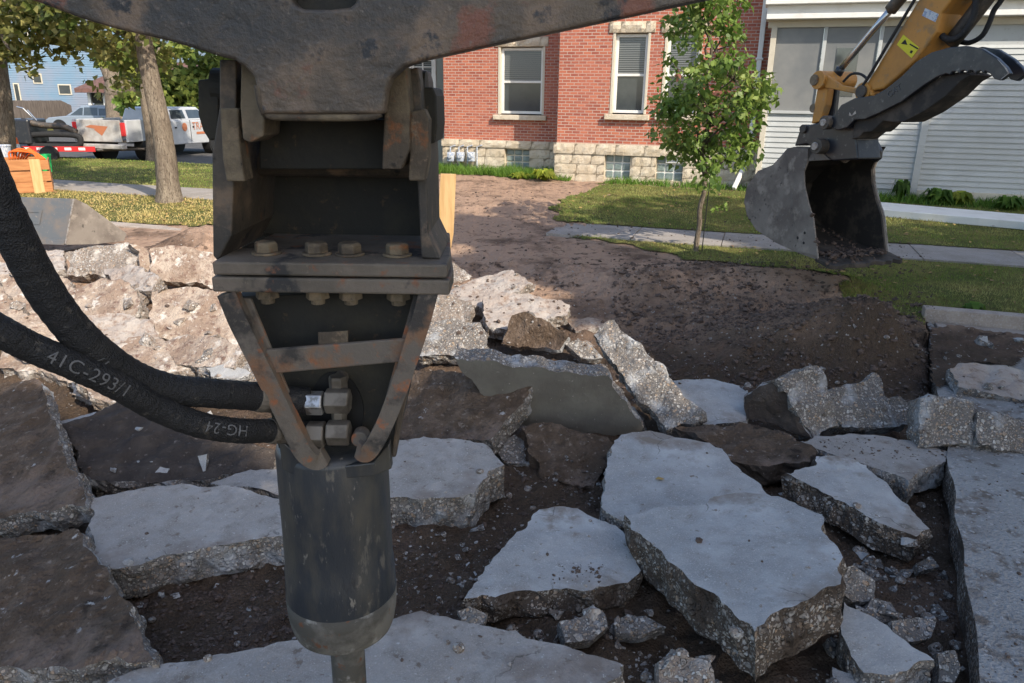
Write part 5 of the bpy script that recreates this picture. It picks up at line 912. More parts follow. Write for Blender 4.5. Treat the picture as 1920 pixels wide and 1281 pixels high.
def hosetext(P, r_, txt, p_at, size, flip, par, off=0):
    if flip: P = P[::-1]
    L = [0]
    for a, b in zip(P[:-1], P[1:]): L.append(L[-1]+(b-a).length)
    i0 = min(range(len(P)), key=lambda i: (P[i]-p_at).length); s0 = L[i0]
    cu = bpy.data.curves.new('print', 'FONT'); cu.body = txt; cu.size = size; cu.space_character = 1.1; ob = bpy.data.objects.new('print', cu); C.objects.link(ob); bpy.context.view_layer.update()
    m_ = bpy.data.meshes.new_from_object(ob.evaluated_get(bpy.context.evaluated_depsgraph_get())); bpy.data.objects.remove(ob)
    bm = bmesh.new(); bm.from_mesh(m_); bmesh.ops.triangulate(bm, faces=bm.faces); vs = [v.co.copy() for v in bm.verts]; fs = [tuple(v.index for v in f.verts) for f in bm.faces]; bm.free(); out = []
    for v in vs:
        s_ = s0+v.x; j = max(0, min(len(P)-2, next((k-1 for k, q in enumerate(L) if q > s_), len(P)-2))); k_ = (s_-L[j])/(L[j+1]-L[j]); p = P[j].lerp(P[j+1], k_); t = (P[min(j+2, len(P)-1)]-P[max(j-1, 0)]).normalized()
        c = (O-p); c = (c-t*c.dot(t)).normalized(); up = c.cross(t); th = (v.y-size*.36)/r_+off; out.append(p+(c*math.cos(th)+up*math.sin(th))*(r_*1.075+.001))
    return mkobj('hose_print', out, fs, 'print', par)
for o_, P_, r_ in ((h1o, P1, .0355), (h2o, P2, .0305)):
    gg = G(); gg.tube([P_[k] for k in (262, 266, 270, 274, 278, 282)], [r_*1.07, r_*1.12, r_*1.08, r_*1.12, r_*1.08, r_*1.1], 20); gg.obj('end_cuff', 'fitting', o_)
hosetext(P2, .0305, '41C-293/1', PY(86, 662, 1.41), .036, False, h2o); hosetext(P2, .0305, 'HG-24', PY(448, 806, 1.64), .034, True, h2o); hosetext(P1, .0355, '1/', PY(196, 668, 1.49), .034, True, h1o, .35)
# ------------------------------------------------------------------ the second excavator
WV = Vector((.917, .4, 0)).normalized(); DV = Vector((.4, -.917, 0)).normalized(); B0 = PY(1532, 488, 8.6)
exc = empty('excavator', Vector((B0.x, B0.y, h1(B0))), 'orange excavator arm with black thumb and empty steel bucket hanging at right', 'excavator')
def PE(u, v, off=0): return PN(u, v, B0+WV*off, WV)
def c7(*l): return [(1380+x/3.556, y/3.556) for x, y in l]
def c4(*l): return [(1320+x/2.668, y/2.668) for x, y in l]
def eplate(name, px, off, th, m, bev=.01, par=None):
    gg = G(); gg.prism([PE(u, v, 0)+WV*off if off > .15 else PE(u, v, off) for u, v in px], WV*th); return gg.obj(name, m, par or exc, bevel=bev)
arm = eplate('arm', c7((850, 588), (1215, 0), (1330, -190), (1900, -560), (2050, -420), (1560, -120), (1440, 0), (1370, 90), (1340, 215), (1200, 400), (1080, 510), (980, 592), (900, 610)), 0, .36, 'orange', .02)
eplate('decal', c7((1115, 232), (1222, 318), (1170, 388), (1072, 298)), -.004, .003, 'yellow', 0, arm)
eplate('decal_mark', c7((1128, 262), (1142, 300), (1100, 292)), -.006, .002, 'black', 0, arm); eplate('decal_mark', c7((1160, 290), (1215, 322), (1210, 330), (1155, 298)), -.006, .002, 'black', 0, arm); eplate('decal_mark', c7((1165, 335), (1180, 340), (1170, 358), (1158, 352)), -.006, .002, 'black', 0, arm)
eplate('decal', c7((1262, 55), (1352, 95), (1328, 148), (1240, 105)), -.004, .003, 'decal', 0, arm)
def etube(name, px, off, r_, m, n_=24, par=None):
    gg = G(); offs = off if isinstance(off, list) else [off]*len(px); gg.tube(spline([PE(u, v, o_) for (u, v), o_ in zip(px, offs)], n_), r_, 12); return gg.obj(name, m, par or exc, smooth=True)
etube('piston_rod', c7((690, 470), (1045, 50)), .18, .036, 'chrome', 4); etube('ram_barrel', c7((1030, 68), (1120, -40), (1500, -480)), .18, .065, 'steel', 6)
etube('rod_eye', c7((672, 505), (700, 455)), .18, .052, 'blackpaint', 4)
etube('arm_hose', c7((840, 580), (905, 480), (1010, 300), (1130, 100), (1215, -40)), -.03, .016, 'rubber')
etube('arm_hose', c7((715, 545), (770, 495), (830, 495), (880, 530)), .05, .014, 'rubber'); etube('arm_hose', c7((1440, -10), (1370, 90), (1352, 180), (1385, 250), (1450, 262), (1520, 220), (1580, 120), (1600, 20), (1600, -60)), .10, .03, 'rubber')
etube('arm_hose', c7((1500, 280), (1560, 285), (1640, 240), (1690, 150), (1720, 70), (1770, 0), (1800, -80)), .3, .024, 'rubber'); etube('thumb_ram', c7((1430, 290), (1560, 130), (1720, -80), (1900, -300)), .22, .075, 'steel', 6)
def pin(name, x, y, r_, off, th, m, par=None):
    u, v = c7((x, y))[0]; p = PE(u, v, 0)+WV*off; gg = G(); gg.tube([p, p+WV*th], r_, 24); return gg.obj(name, m, par or exc, bevel=.006)
pin('link_boss', 570, 535, .10, -.06, .5, 'orange'); pin('pin', 552, 535, .06, -.08, .03, 'steel_tan'); pin('pin', 855, 612, .065, -.06, .5, 'steel'); pin('link_boss', 855, 612, .095, -.03, .44, 'orange')
eplate('link', c7((600, 500), (700, 570), (845, 595), (900, 600), (905, 640), (840, 636), (660, 598), (590, 585)), -.02, .05, 'orange', .01)
eplate('side_link', c7((545, 570), (612, 590), (596, 700), (560, 810), (502, 826), (515, 740)), .0, .10, 'orange', .012); eplate('side_link', c7((615, 590), (670, 600), (650, 790), (590, 810), (600, 700)), .12, .06, 'blackpaint', .01); pin('pin', 510, 722, .05, .0, .3, 'steel_tan')
TH = c7((600, 812), (660, 760), (700, 700), (790, 655), (920, 637), (1000, 592), (1100, 512), (1200, 412), (1300, 350), (1420, 316), (1530, 306), (1640, 325), (1740, 388), (1800, 448), (1826, 492), (1762, 538), (1722, 528), (1690, 490), (1660, 474), (1648, 492), (1628, 474), (1606, 478), (1596, 496), (1576, 472), (1552, 472), (1545, 490), (1524, 472), (1500, 474), (1490, 492), (1468, 478), (1440, 480), (1425, 500), (1400, 492),
        (1340, 512), (1250, 570), (1100, 680), (960, 750), (860, 795), (790, 800), (740, 850), (680, 868), (620, 850))
th_ = eplate('thumb', TH, -.10, .05, 'blackpaint', .008)
eplate('thumb_tine', c7((1400, 330), (1530, 306), (1640, 325), (1740, 388), (1800, 448), (1826, 492), (1762, 538), (1722, 528), (1660, 464), (1560, 465), (1440, 480)), .22, .05, 'blackpaint', .008)
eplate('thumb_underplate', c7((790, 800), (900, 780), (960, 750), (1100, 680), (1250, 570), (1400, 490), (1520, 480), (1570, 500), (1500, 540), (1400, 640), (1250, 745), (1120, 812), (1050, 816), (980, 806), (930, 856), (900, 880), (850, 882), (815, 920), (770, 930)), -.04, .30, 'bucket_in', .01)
eplate('thumb_wear_mark', c7((757, 750), (770, 770), (796, 738), (800, 757), (770, 776), (752, 770)), -.104, .004, 'brightedge', 0, th_)
eplate('thumb_edge', c7((1740, 392), (1800, 450), (1822, 490), (1762, 534), (1768, 526), (1812, 488), (1790, 452)), -.103, .004, 'brightedge', 0, th_)
# raised letters on the thumb
cu = bpy.data.curves.new('letters', 'FONT'); cu.body = 'CAT'; cu.size = .15; cu.extrude = .002; ob = bpy.data.objects.new('letters', cu); C.objects.link(ob); bpy.context.view_layer.update(); m_ = bpy.data.meshes.new_from_object(ob.evaluated_get(bpy.context.evaluated_depsgraph_get())); bpy.data.objects.remove(ob)
a = PE(*c7((1015, 655))[0], -.104); b = PE(*c7((1105, 590))[0], -.104); ex_ = (b-a).normalized(); ey_ = WV.cross(ex_)*-1
if ey_.z < 0: ey_ = -ey_
kk = (b-a).length/max(v.co.x for v in m_.vertices); mkobj('raised_letters', [a+ex_*v.co.x*kk+ey_*v.co.y*kk-WV*v.co.z for v in m_.vertices], [tuple(p.vertices) for p in m_.polygons], 'steel_let', th_) if False else None
mt['letter'] = M('scuffed_letter_paint', (.09, .09, .09), .6); mkobj('raised_letters', [a+ex_*v.co.x*kk+ey_*v.co.y*kk-WV*v.co.z for v in m_.vertices], [tuple(p.vertices) for p in m_.polygons], 'letter', th_)
eplate('coupler', c7((388, 975), (425, 862), (470, 835), (620, 806), (720, 835), (800, 800), (860, 875), (800, 925), (815, 1062), (640, 1072), (560, 1010), (470, 960)), .0, .34, 'blackpaint', .015)
pin('pin', 657, 818, .075, -.16, .1, 'steel'); pin('pin', 657, 818, .04, -.18, .05, 'brightedge'); pin('pin', 585, 975, .085, -.12, .2, 'steel'); pin('pin', 582, 975, .045, -.14, .05, 'brightedge'); pin('pin', 455, 860, .05, -.03, .1, 'steel')
BS = c4((560, 740), (450, 735), (415, 745), (385, 780), (345, 825), (270, 855), (215, 930), (200, 1010), (215, 1080), (260, 1150), (360, 1215), (480, 1270), (570, 1302), (556, 1200), (545, 1100), (520, 1020), (500, 930), (497, 860), (515, 815))
WB = 1.12; buck = eplate('bucket', BS, 0, .025, 'bucket', .004)
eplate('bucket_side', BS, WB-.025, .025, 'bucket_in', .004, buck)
sh = BS[:13]; gg = G(); cc = sum((PE(*p) for p in BS), Vector())/len(BS)
def strip(gg, k, o0, o1, mi):
    A_ = [cc+(PE(u, v, 0)-cc)*k for u, v in sh]
    for i in range(len(A_)-1): gg.add([A_[i]+WV*o0, A_[i+1]+WV*o0, A_[i+1]+WV*o1, A_[i]+WV*o1], [(0, 1, 2, 3)], mi)
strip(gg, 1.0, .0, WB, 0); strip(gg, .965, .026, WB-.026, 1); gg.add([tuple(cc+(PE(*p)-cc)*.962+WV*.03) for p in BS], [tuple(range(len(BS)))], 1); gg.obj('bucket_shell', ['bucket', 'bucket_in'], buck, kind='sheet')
eplate('side_cutter', c4((455, 740), (520, 745), (515, 815), (499, 860), (502, 930), (522, 1020), (547, 1100), (558, 1200), (568, 1285), (480, 1262), (455, 1120), (425, 900), (415, 760)), -.02, .02, 'bucket', .004, buck)
eplate('side_cutter', c4((470, 740), (515, 815), (499, 860), (502, 930), (522, 1020), (547, 1100), (558, 1200), (568, 1285), (535, 1275), (505, 1100), (465, 900), (455, 800)), WB, .03, 'bucket', .004, buck)
etube('scraped_edge', c4((506, 840), (497, 880), (502, 930), (522, 1020), (547, 1100), (558, 1200), (570, 1300)), -.005, .010, 'brightedge', 30, buck); gg = G(); gg.tube(spline([PE(u, v, 0)+WV*(WB+.03) for u, v in c4((500, 860), (502, 930), (522, 1020), (547, 1100), (558, 1200), (570, 1300))], 24), .008, 8); gg.obj('scraped_edge', 'brightedge', buck)
if 0: ( .008, 'brightedge', 30, buck)
for x in ((475, 1190), (510, 1165), (505, 1215)): pin('bolt_hole', (x[0]/2.668+1320-1380)*3.556, x[1]/2.668*3.556, .018, -.023, .01, 'black', buck)
a = PE(*BS[12]); dn = Vector((0, 0, -1)); f1 = DV*.22+dn*.05; gg = G()
nT = 16; top = [a+WV*(WB*1.04*i/nT)+(f1*(.8+.3*random.random())) for i in range(nT+1)]; pl = [a-f1*.2]+top+[a+WV*WB*1.04-f1*.2]; gg.prism([p+Vector((0, 0, .02)) for p in pl], (0, 0, -.05)); gg.obj('cutting_edge', 'bucket_in', buck, bevel=.006)
V = rock_arr(120, [tuple(a+WV*random.uniform(.05, WB-.05)+DV*random.uniform(-.25, .14)+Vector((0, 0, .03+random.uniform(0, .03)))) for _ in range(120)], [random.uniform(.015, .05) for _ in range(120)], 77); quads('caked_soil', V, 'clod', buck)
gg = G(); tp = [PE(*p) for p in c4((458, 738), (560, 742), (628, 806), (515, 812))]; gg.prism([p+Vector((0, 0, .012)) for p in tp], WV*.10); gg.obj('bucket_top_lug', 'bucket', buck, bevel=.006)
eplate('hinge_plate', c4((560, 745), (590, 705), (635, 715), (655, 760), (650, 800), (625, 820), (600, 800)), .22, .05, 'bucket', .01, buck); eplate('hinge_plate', c4((560, 745), (590, 705), (635, 715), (655, 760), (650, 800), (625, 820), (600, 800)), .70, .05, 'blackpaint', .01, buck)
gg = G(); q = [PE(*p) for p in c4((515, 800), (540, 790))]; gg.prism([q[0]+Vector((0, 0, .0)), q[0]+Vector((0, 0, .07)), q[0]-DV*.25+Vector((0, 0, .12)), q[0]-DV*.25], WV*WB); gg.obj('torque_tube', 'bucket_in', buck, bevel=.01)
# ------------------------------------------------------------------ stake and board in the soil
gg = G(); gg.prism([PY(u, v, 8.9) for u, v in ((826, 326), (855, 327), (850, 440), (843, 478), (838, 478), (820, 440))], (0, .04, 0)); gg.prism; st_ = gg.obj('wooden_stake', 'wood', bevel=.003); tag(st_, 'pale pointed wooden stake driven into the soil right of the bracket', 'stake')
# ------------------------------------------------------------------ far left: vehicles, trailer, crate, cones, fence, house
def FRM(p, ang, k=1.0):
    fx = Vector((math.cos(ang), math.sin(ang), 0)); fy = Vector((-math.sin(ang), math.cos(ang), 0)); return lambda x, y, z: p+fx*x*k+fy*y*k+Vector((0, 0, z*k))
def wheel(fr, par, x, y, r_, wd, out):
    gg = G(fr); gg.lathe([(r_*.62, -wd/2), (r_*.97, -wd/2), (r_, -wd*.3), (r_, wd*.3), (r_*.97, wd/2), (r_*.62, wd/2)], (x, y, r_), 28, axis='y'); w_ = gg.obj('wheel', 'tyre', par)
    gg = G(fr); gg.lathe([(r_*.6, -wd*.3), (r_*.6, wd*.42), (r_*.5, wd*.36), (r_*.15, wd*.46)] if out > 0 else [(r_*.15, -wd*.46), (r_*.5, -wd*.36), (r_*.6, -wd*.42), (r_*.6, wd*.3)], (x, y, r_), 24, axis='y'); gg.obj('rim', 'zinc', w_)
def sideprism(fr, prof, y0, y1, inset=0):
    gg = G(fr); n_ = len(prof); zt_ = max(p[1] for p in prof); zb_ = min(p[1] for p in prof); f = lambda z: inset*((z-zb_)/(zt_-zb_))
    gg.add([(x, y0+f(z), z) for x, z in prof]+[(x, y1-f(z), z) for x, z in prof], [tuple(range(n_)), tuple(range(2*n_-1, n_-1, -1))]+[(i, i+n_, (i+1) % n_+n_, (i+1) % n_) for i in range(n_)]); return gg
def car(name, p, ang, label, paint, kind='suv', k=1, cat='car'):
    t = empty(name, p, label, cat, rz=ang); fr = FRM(p, ang, k); W_ = .93
    if kind == 'suv': L = 4.6; body = [(0, .45), (.02, .95), (.15, 1.08), (3.3, 1.05), (4.3, .95), (4.58, .75), (4.6, .42), (4.2, .32), (.3, .32)]; cab = [(.12, 1.04), (.35, 1.58), (.7, 1.66), (2.3, 1.66), (3.3, 1.04)]; wx = (.85, 3.7)
    else: L = 5.8; body = [(2.15, .5), (2.15, 1.22), (4.3, 1.18), (5.55, 1.08), (5.78, .9), (5.8, .45), (5.5, .38), (2.3, .42)]; cab = [(2.18, 1.2), (2.28, 1.58), (2.5, 1.63), (4.0, 1.63), (4.65, 1.17)]; wx = (1.1, 4.75)
    g_ = sideprism(fr, body, -W_, W_); g_.obj('body', paint, t, bevel=.05, seg=3); g_ = sideprism(fr, cab, -W_+.03, W_-.03, .14); g_.obj('cabin', paint, t, bevel=.05, seg=3)
    for x in wx:
        for y, o_ in ((-W_+.1, -1), (W_-.1, 1)): wheel(fr, t, x, y, .36 if kind == 'suv' else .40, .24, o_)
        gg = G(fr); gg.lathe([(.45, -W_-.004), (.45, -W_+.3)], (x, 0, .4), 24, axis='y'); gg.obj('wheel_arch', 'black', t); gg = G(fr); gg.lathe([(.45, W_-.3), (.45, W_+.004)], (x, 0, .4), 24, axis='y'); gg.obj('wheel_arch', 'black', t)
    def win(x0, x1, x0t, x1t, z0, z1, sd):
        zt_ = max(q[1] for q in cab); zb_ = min(q[1] for q in cab); f = lambda z: .14*(z-zb_)/(zt_-zb_); gg = G(fr); yy_ = lambda z: sd*(W_-.03-f(z)+.006)
        gg.add([(x0, yy_(z0), z0), (x1, yy_(z0), z0), (x1t, yy_(z1), z1), (x0t, yy_(z1), z1)], [(0, 1, 2, 3)]); gg.add([(x0, yy_(z0)-sd*.02, z0), (x1, yy_(z0)-sd*.02, z0), (x1t, yy_(z1)-sd*.02, z1), (x0t, yy_(z1)-sd*.02, z1)], [(0, 1, 2, 3)]); gg.obj('side_window', 'glass', t)
    for sd in (-1, 1):
        if kind == 'suv': win(.5, 1.3, .62, 1.3, 1.1, 1.5, sd); win(1.36, 2.2, 1.36, 2.15, 1.1, 1.55, sd); win(2.26, 3.0, 2.22, 2.4, 1.1, 1.52, sd)
        else: win(2.35, 3.15, 2.42, 3.12, 1.26, 1.54, sd); win(3.3, 4.35, 3.3, 4.02, 1.26, 1.54, sd)
    return t, fr
pr = PZ(246, 306, 0); ang = R(79); perp = Vector((-math.sin(ang), math.cos(ang), 0)); P0 = pr+perp*1.1
pk, fr = car('pickup_truck', P0, ang, 'white pickup truck with dusty tailgate and orange lettering parked behind the leaning tree', 'carwhite', 'pickup', 1.16, 'truck')
gg = G(fr); gg.box(.02, 2.14, -.95, -.87, .62, 1.28); gg.obj('bed_side', 'carwhite', pk, bevel=.02); gg = G(fr); gg.box(.02, 2.14, .87, .95, .62, 1.28); gg.obj('bed_side', 'carwhite', pk, bevel=.02); gg = G(fr); gg.box(.03, 2.14, -.86, .86, .6, .68); gg.obj('bed_floor', 'steel', pk)
gg = G(fr); gg.box(-.04, .02, -.76, .76, .62, 1.27); tg = gg.obj('tailgate', 'cardusty', pk, bevel=.02); gg = G(fr); gg.box(-.25, 0, -.9, .9, .42, .56); gg.obj('bumper', 'cardusty', pk, bevel=.03)
for y in (-.9, .78): gg = G(fr); gg.box(-.05, .05, y, y+.12, .8, 1.2); gg.obj('tail_light', 'red', pk, bevel=.01)
gg = G(fr); gg.add([(-.045, -.35, 1.08), (-.045, .25, 1.12), (-.045, .45, 1.06), (-.045, .1, 1.0), (-.045, -.1, .8), (-.045, .15, .98)], [(0, 1, 2, 3, 5, 4)]); gg.obj('logo', 'logo', tg)
gg = G(fr); gg.box(2.4, 2.52, -.945, -.938, .95, 1.0); gg.box(3.4, 3.52, -.945, -.938, .95, 1.0); gg.obj('door_handle', 'black', pk)
gg = G(fr); gg.lathe([(.14, -.942), (.14, -.936)], (2.95, 0, .98), 20, axis='y'); gg.obj('door_emblem', 'logo', pk); gg = G(fr); gg.box(3.6, 4.4, -.942, -.936, .72, .80); gg.obj('door_stripe', 'logo', pk)
gg = G(fr); gg.box(3.27, 3.29, -.94, -.934, .5, 1.2); gg.box(2.2, 2.22, -.94, -.934, .5, 1.2); gg.obj('door_seam', 'black', pk)
def text3(txt, org, ex_, ey_, size, m, par, name='lettering'):
    cu = bpy.data.curves.new('t', 'FONT'); cu.body = txt; cu.size = size; ob = bpy.data.objects.new('t', cu); C.objects.link(ob); bpy.context.view_layer.update(); m_ = bpy.data.meshes.new_from_object(ob.evaluated_get(bpy.context.evaluated_depsgraph_get())); bpy.data.objects.remove(ob)
    return mkobj(name, [org+ex_*v.co.x+ey_*v.co.y for v in m_.vertices], [tuple(p.vertices) for p in m_.polygons], m, par)
text3('TRA', fr(3.38, -.945, .88), Vector((math.cos(ang), math.sin(ang), 0)), Vector((0, 0, 1)), .42, 'logo', pk)
sp_ = PZ(245, 252, 0); car('parked_car', sp_+Vector((0, 0, 0)), R(180), 'grey-blue parked car by the board fence left of the lopped trunk', 'cargrey', 'suv', 1.0)
sp_ = PZ(345, 250, 0); car('parked_car', sp_, R(178), 'white parked car half hidden behind the white pickup', 'carwhite', 'suv', 1.05)
# trailer with loaded machine
tp_ = PZ(30, 306, 0); ta = R(8); tr = empty('flatbed_trailer', tp_, 'low flatbed trailer with red and white reflective tape along its rail', 'trailer', rz=ta); fr = FRM(tp_, ta)
gg = G(fr); gg.box(-3, 2.7, 0, 2, .42, .52); gg.obj('deck', 'steel', tr, bevel=.01); gg = G(fr); gg.box(-3, 2.7, -.05, -.003, .40, .58); rl_ = gg.obj('side_rail', 'red', tr, bevel=.005)
for k in range(12): gg = G(fr); gg.box(-2.9+k*.46, -2.9+k*.46+.22, -.056, -.051, .45, .54); gg.obj('reflective_tape', 'white', rl_)
gg = G(fr); gg.tube([(2.7, .9, .45), (4.6, .9, .45)], .06, 8); gg.tube([(2.7, .1, .45), (4.4, .9, .45)], .05, 8); gg.tube([(2.7, 1.9, .45), (4.4, .9, .45)], .05, 8); gg.tube([(4.2, .8, 0), (4.2, .8, .7)], .04, 8); gg.obj('drawbar', 'steel', tr)
for x in (1.2, .2): wheel(fr, tr, x, -.12, .3, .2, -1)
mp = tp_+Vector((0, 0, .53)); mc = empty('tracked_machine', mp, 'small dark machine with rubber tracks strapped on the trailer', 'machine', rz=ta); fr = FRM(mp, ta)
for y in (.25, 1.3):
    gg = G(fr); gg.tube(spline([(.6, y, .05), (1.9, y, .05), (2.15, y, .22), (1.95, y, .42), (.6, y, .42), (.4, y, .22), (.6, y, .05)], 40), .10, 10, cap=False); gg.obj('track', 'tyre', mc, smooth=True)
gg = G(fr); gg.box(-.3, .6, .1, 1.5, .1, .95); gg.obj('body', 'blackpaint', mc, bevel=.06); gg = G(fr); gg.tube(spline([(.3, .3, .9), (.9, .4, .75), (1.6, .4, .7), (2.0, .45, .5)], 16), .11, 10); gg.obj('boom', 'steel', mc, smooth=True); gg = G(fr); gg.tube([(.5, .8, .95), (.2, .8, 1.3), (.0, .8, 1.35)], .03, 8); gg.tube([(.7, .5, .9), (.5, .4, 1.25)], .03, 8); gg.obj('control_lever', 'chrome', mc)
def cone(u, v, label, z0=0, h_=.75):
    p = PZ(u, v, z0); t = empty('traffic_cone', p, label, 'traffic cone', 'traffic cones at the left edge'); gg = G(); gg.box(p.x-.19, p.x+.19, p.y-.19, p.y+.19, z0, z0+.04); gg.obj('base', 'redorange', t, bevel=.01)
    gg = G(); gg.lathe([(.15, z0+.04), (.03, z0+h_)], (p.x, p.y, 0), 24); gg.obj('body', 'redorange', t, smooth=True)
    for a_, b_ in ((.42, .58), (.68, .8)): gg = G(); f = lambda q: .15-(.12)*(q*h_-.04)/(h_-.04)+.003; gg.lathe([(f(a_), z0+a_*h_), (f(b_), z0+b_*h_)], (p.x, p.y, 0), 24); gg.obj('reflective_band', 'white', t)
cone(41, 318, 'orange and white traffic cone just behind the orange crate', .12, .95); cone(30, 312, 'traffic cone left of the cone behind the orange crate', .12, .8); cone(46, 287, 'farther traffic cone with a red tip beside the big maple trunk', 0, .9)
cp = PZ(-20, 366, .13); cr_ = empty('slatted_crate', cp, 'orange stained slatted wooden crate on the verge at the left edge', 'crate', rz=R(30)); fr = FRM(cp, R(30))
fxc = Vector((math.cos(R(30)), math.sin(R(30)), 0)); fyc = Vector((-fxc.y, fxc.x, 0)); wc = (PN(97, 340, cp, fyc)-cp).dot(fxc); hc = PN(50, 299, cp, fyc).z-cp.z; hp_ = hc/3
for k in range(3):
    gg = G(fr); gg.box(-.6, wc, 0, .03, k*hp_+.015, (k+1)*hp_-.02); gg.obj('plank', 'wood_orange', cr_, bevel=.004); gg = G(fr); gg.box(wc-.03, wc, .032, 1.1, k*hp_+.015, (k+1)*hp_-.02); gg.obj('plank', 'wood_orange', cr_, bevel=.004); gg = G(fr); gg.box(-.6, wc, 1.102, 1.13, k*hp_+.015, (k+1)*hp_-.02); gg.obj('plank', 'wood_orange', cr_, bevel=.004)
xa = (PN(59, 330, cp, fyc)-cp).dot(fxc); gg = G(fr); gg.box(xa, xa+.22, -.03, -.002, -.02, hc+.0); gg.obj('post', 'wood', cr_, bevel=.004)
gg = G(fr); gg.box(-.6, wc-.04, .04, 1.09, -.02, .02); gg.obj('bottom', 'wood_orange', cr_)
def pail(u, v, y, label, m, r_=.14, h_=.3):
    q = PY(u, v, y); t = empty('bucket', (q.x, q.y, q.z), label, 'bucket'); gg = G(); gg.lathe([(r_*.8, q.z), (r_, q.z+h_), (r_*1.06, q.z+h_), (r_*1.06, q.z+h_-.03), (r_*.9, q.z+h_-.03), (r_*.7, q.z+.02)], (q.x, q.y, 0), 24); gg.obj('pail', m, t, smooth=False); gg = G(); gg.tube(spline([(q.x-r_, q.y, q.z+h_), (q.x-r_*.7, q.y-.06, q.z+h_*.7), (q.x, q.y-r_*1.1, q.z+h_*.5), (q.x+r_*.7, q.y-.06, q.z+h_*.7), (q.x+r_, q.y, q.z+h_)], 16), .006, 6); gg.obj('handle', 'zinc', t)
pail(89, 322, cp.y+1.45, 'bright green bucket standing behind the right end of the orange crate', 'green', .13, .42); pail(10, 315, cp.y+1.5, 'white bucket standing behind the crate near the left edge', 'decal', .2, .55)
nb = PN(45, 300, cp, fyc)+fyc*.3; V = []
gg = G(); 
for k in range(7): gg.tube(spline([(nb.x-.35+k*.03, nb.y+.05*k, nb.z-.02), (nb.x-.3+.06*k, nb.y+.04*k, nb.z+.16+.03*(k % 3)), (nb.x-.02*k+.2, nb.y+.05*k, nb.z+.14-.02*(k % 2)), (nb.x+.3, nb.y+.05*k, nb.z-.03)], 14), .022, 6)
tag(gg.obj('safety_netting', 'redorange', smooth=True), 'crumpled orange plastic safety netting on top of the slatted crate', 'netting')
gg = G(); q = PZ(8, 322, .13); gg.tube([(q.x, q.y, .1), (q.x, q.y, 2.6)], .05, 10); gg.tube([(q.x, q.y, .1), (q.x, q.y, .35)], .09, 10); tag(gg.obj('white_post', 'white'), 'white plastic post standing at the left edge', 'post')
gg = G(); q = PZ(18, 322, .13); gg.tube([(q.x, q.y, .1), (q.x, q.y, 2.0)], .035, 10); gg.tube([(q.x, q.y, 1.0), (q.x, q.y, 1.5)], .05, 10); tag(gg.obj('grey_post', 'steel_tan'), 'dark grey post right of the white post at the left edge', 'post')
# loader bucket lying on the rubble
lb = PY(122, 459, 11.3); ld = empty('loader_bucket', lb, 'dark steel loader bucket lying on its face on the kerb at left', 'loader bucket')
endp = [(138, 372), (160, 383), (235, 438), (230, 452), (175, 458), (122, 459)]; ed = Vector((-1.05, .12, .0)); Ps = [PY(u, v, 11.3+.004*(u-122)) for u, v in endp]
gg = G(); gg.prism(Ps, ed); gg.obj('shell', 'plate_grey', ld, bevel=.012); gg = G(); gg.prism([p+Vector((.008, -.012, 0)) for p in Ps], (.02, .004, 0)); gg.obj('end_plate', 'steel_tan2' if False else 'plate_brown' if 'plate_brown' in mt else 'bucket', ld, bevel=.004)
fc = lambda a, b: Ps[5].lerp(Ps[0], b)+ed*a+Vector((0, -.012, 0))
gg = G()
for (a0, a1, b0_, b1_) in ((.45, .75, .68, .74), (.45, .75, .42, .48), (.45, .49, .48, .68), (.71, .75, .48, .68)): gg.add([fc(a0, b0_), fc(a1, b0_), fc(a1, b1_), fc(a0, b1_)], [(0, 1, 2, 3)])
gg.obj('mount_frame', 'plate_grey', ld, kind='sheet'); gg = G(); gg.tube([fc(-.01, .02), fc(-.01, .98)], .012, 8); gg.obj('weld_edge', 'brightedge', ld); gg = G(); gg.prism([fc(0, .0), fc(1, .0), fc(1, .12), fc(0, .12)], (0, -.02, 0)); gg.obj('wear_strip', 'plate_grey', ld, bevel=.004)
# fence
fa, fb = PZ(22, 246, .0), PZ(140, 240, .0); fe = empty('board_fence', fa, 'weathered tall board fence in front of the blue house', 'fence'); n_ = 60; gg = G(); dv = (fb-fa)/n_
for k in range(n_): a = fa+dv*k; b = a+dv*.93; h_ = 1.85-.35*max(0, (k-50)/10); gg.prism([a, b, b+Vector((0, 0, h_)), a+Vector((0, 0, h_+random.uniform(-.02, .02)))], (0, .03, 0))
gg.obj('boards', 'fence', fe)
gg = G(); gg.prism([fa+Vector((0, .035, .4)), fb+Vector((0, .035, .4)), fb+Vector((0, .035, .5)), fa+Vector((0, .035, .5))], (0, .06, 0)); gg.obj('rail', 'fence', fe)
# blue house
yb = 56; x0, x1 = PY(24, 200, yb).x, PY(318, 200, yb).x; zb_, zt_ = 0, 7.6
bh = empty('blue_house', (x0, yb, 0), 'tall blue clapboard house with brown porch roof far at left', 'house'); gg = G(); gg.box(x0, x1, yb, yb+9, 0, zt_); gg.prism([(x0, yb, zt_), (x1, yb, zt_), ((x0+x1)/2, yb, zt_+4.2)], (0, 9, 0)); gg.obj('wall', 'blue', bh)
gg = G(); z = .3
while z < zt_: gg.add([(x0, yb-.03, z), (x1, yb-.03, z), (x1, yb-.006, z+.15), (x0, yb-.006, z+.15)], [(0, 1, 2, 3)]); z += .16
gg.obj('clapboards', 'blue', bh, kind='sheet')
gg = G(); xm = (x0+x1)/2
for sx in (x0-.6, x1+.6): gg.prism([(sx, yb-.4, zt_-.45), (xm, yb-.4, zt_+4.25), (xm, yb-.4, zt_+4.5), (sx, yb-.4, zt_-.2)], (0, 9.8, 0))
gg.obj('roof', 'roof', bh)
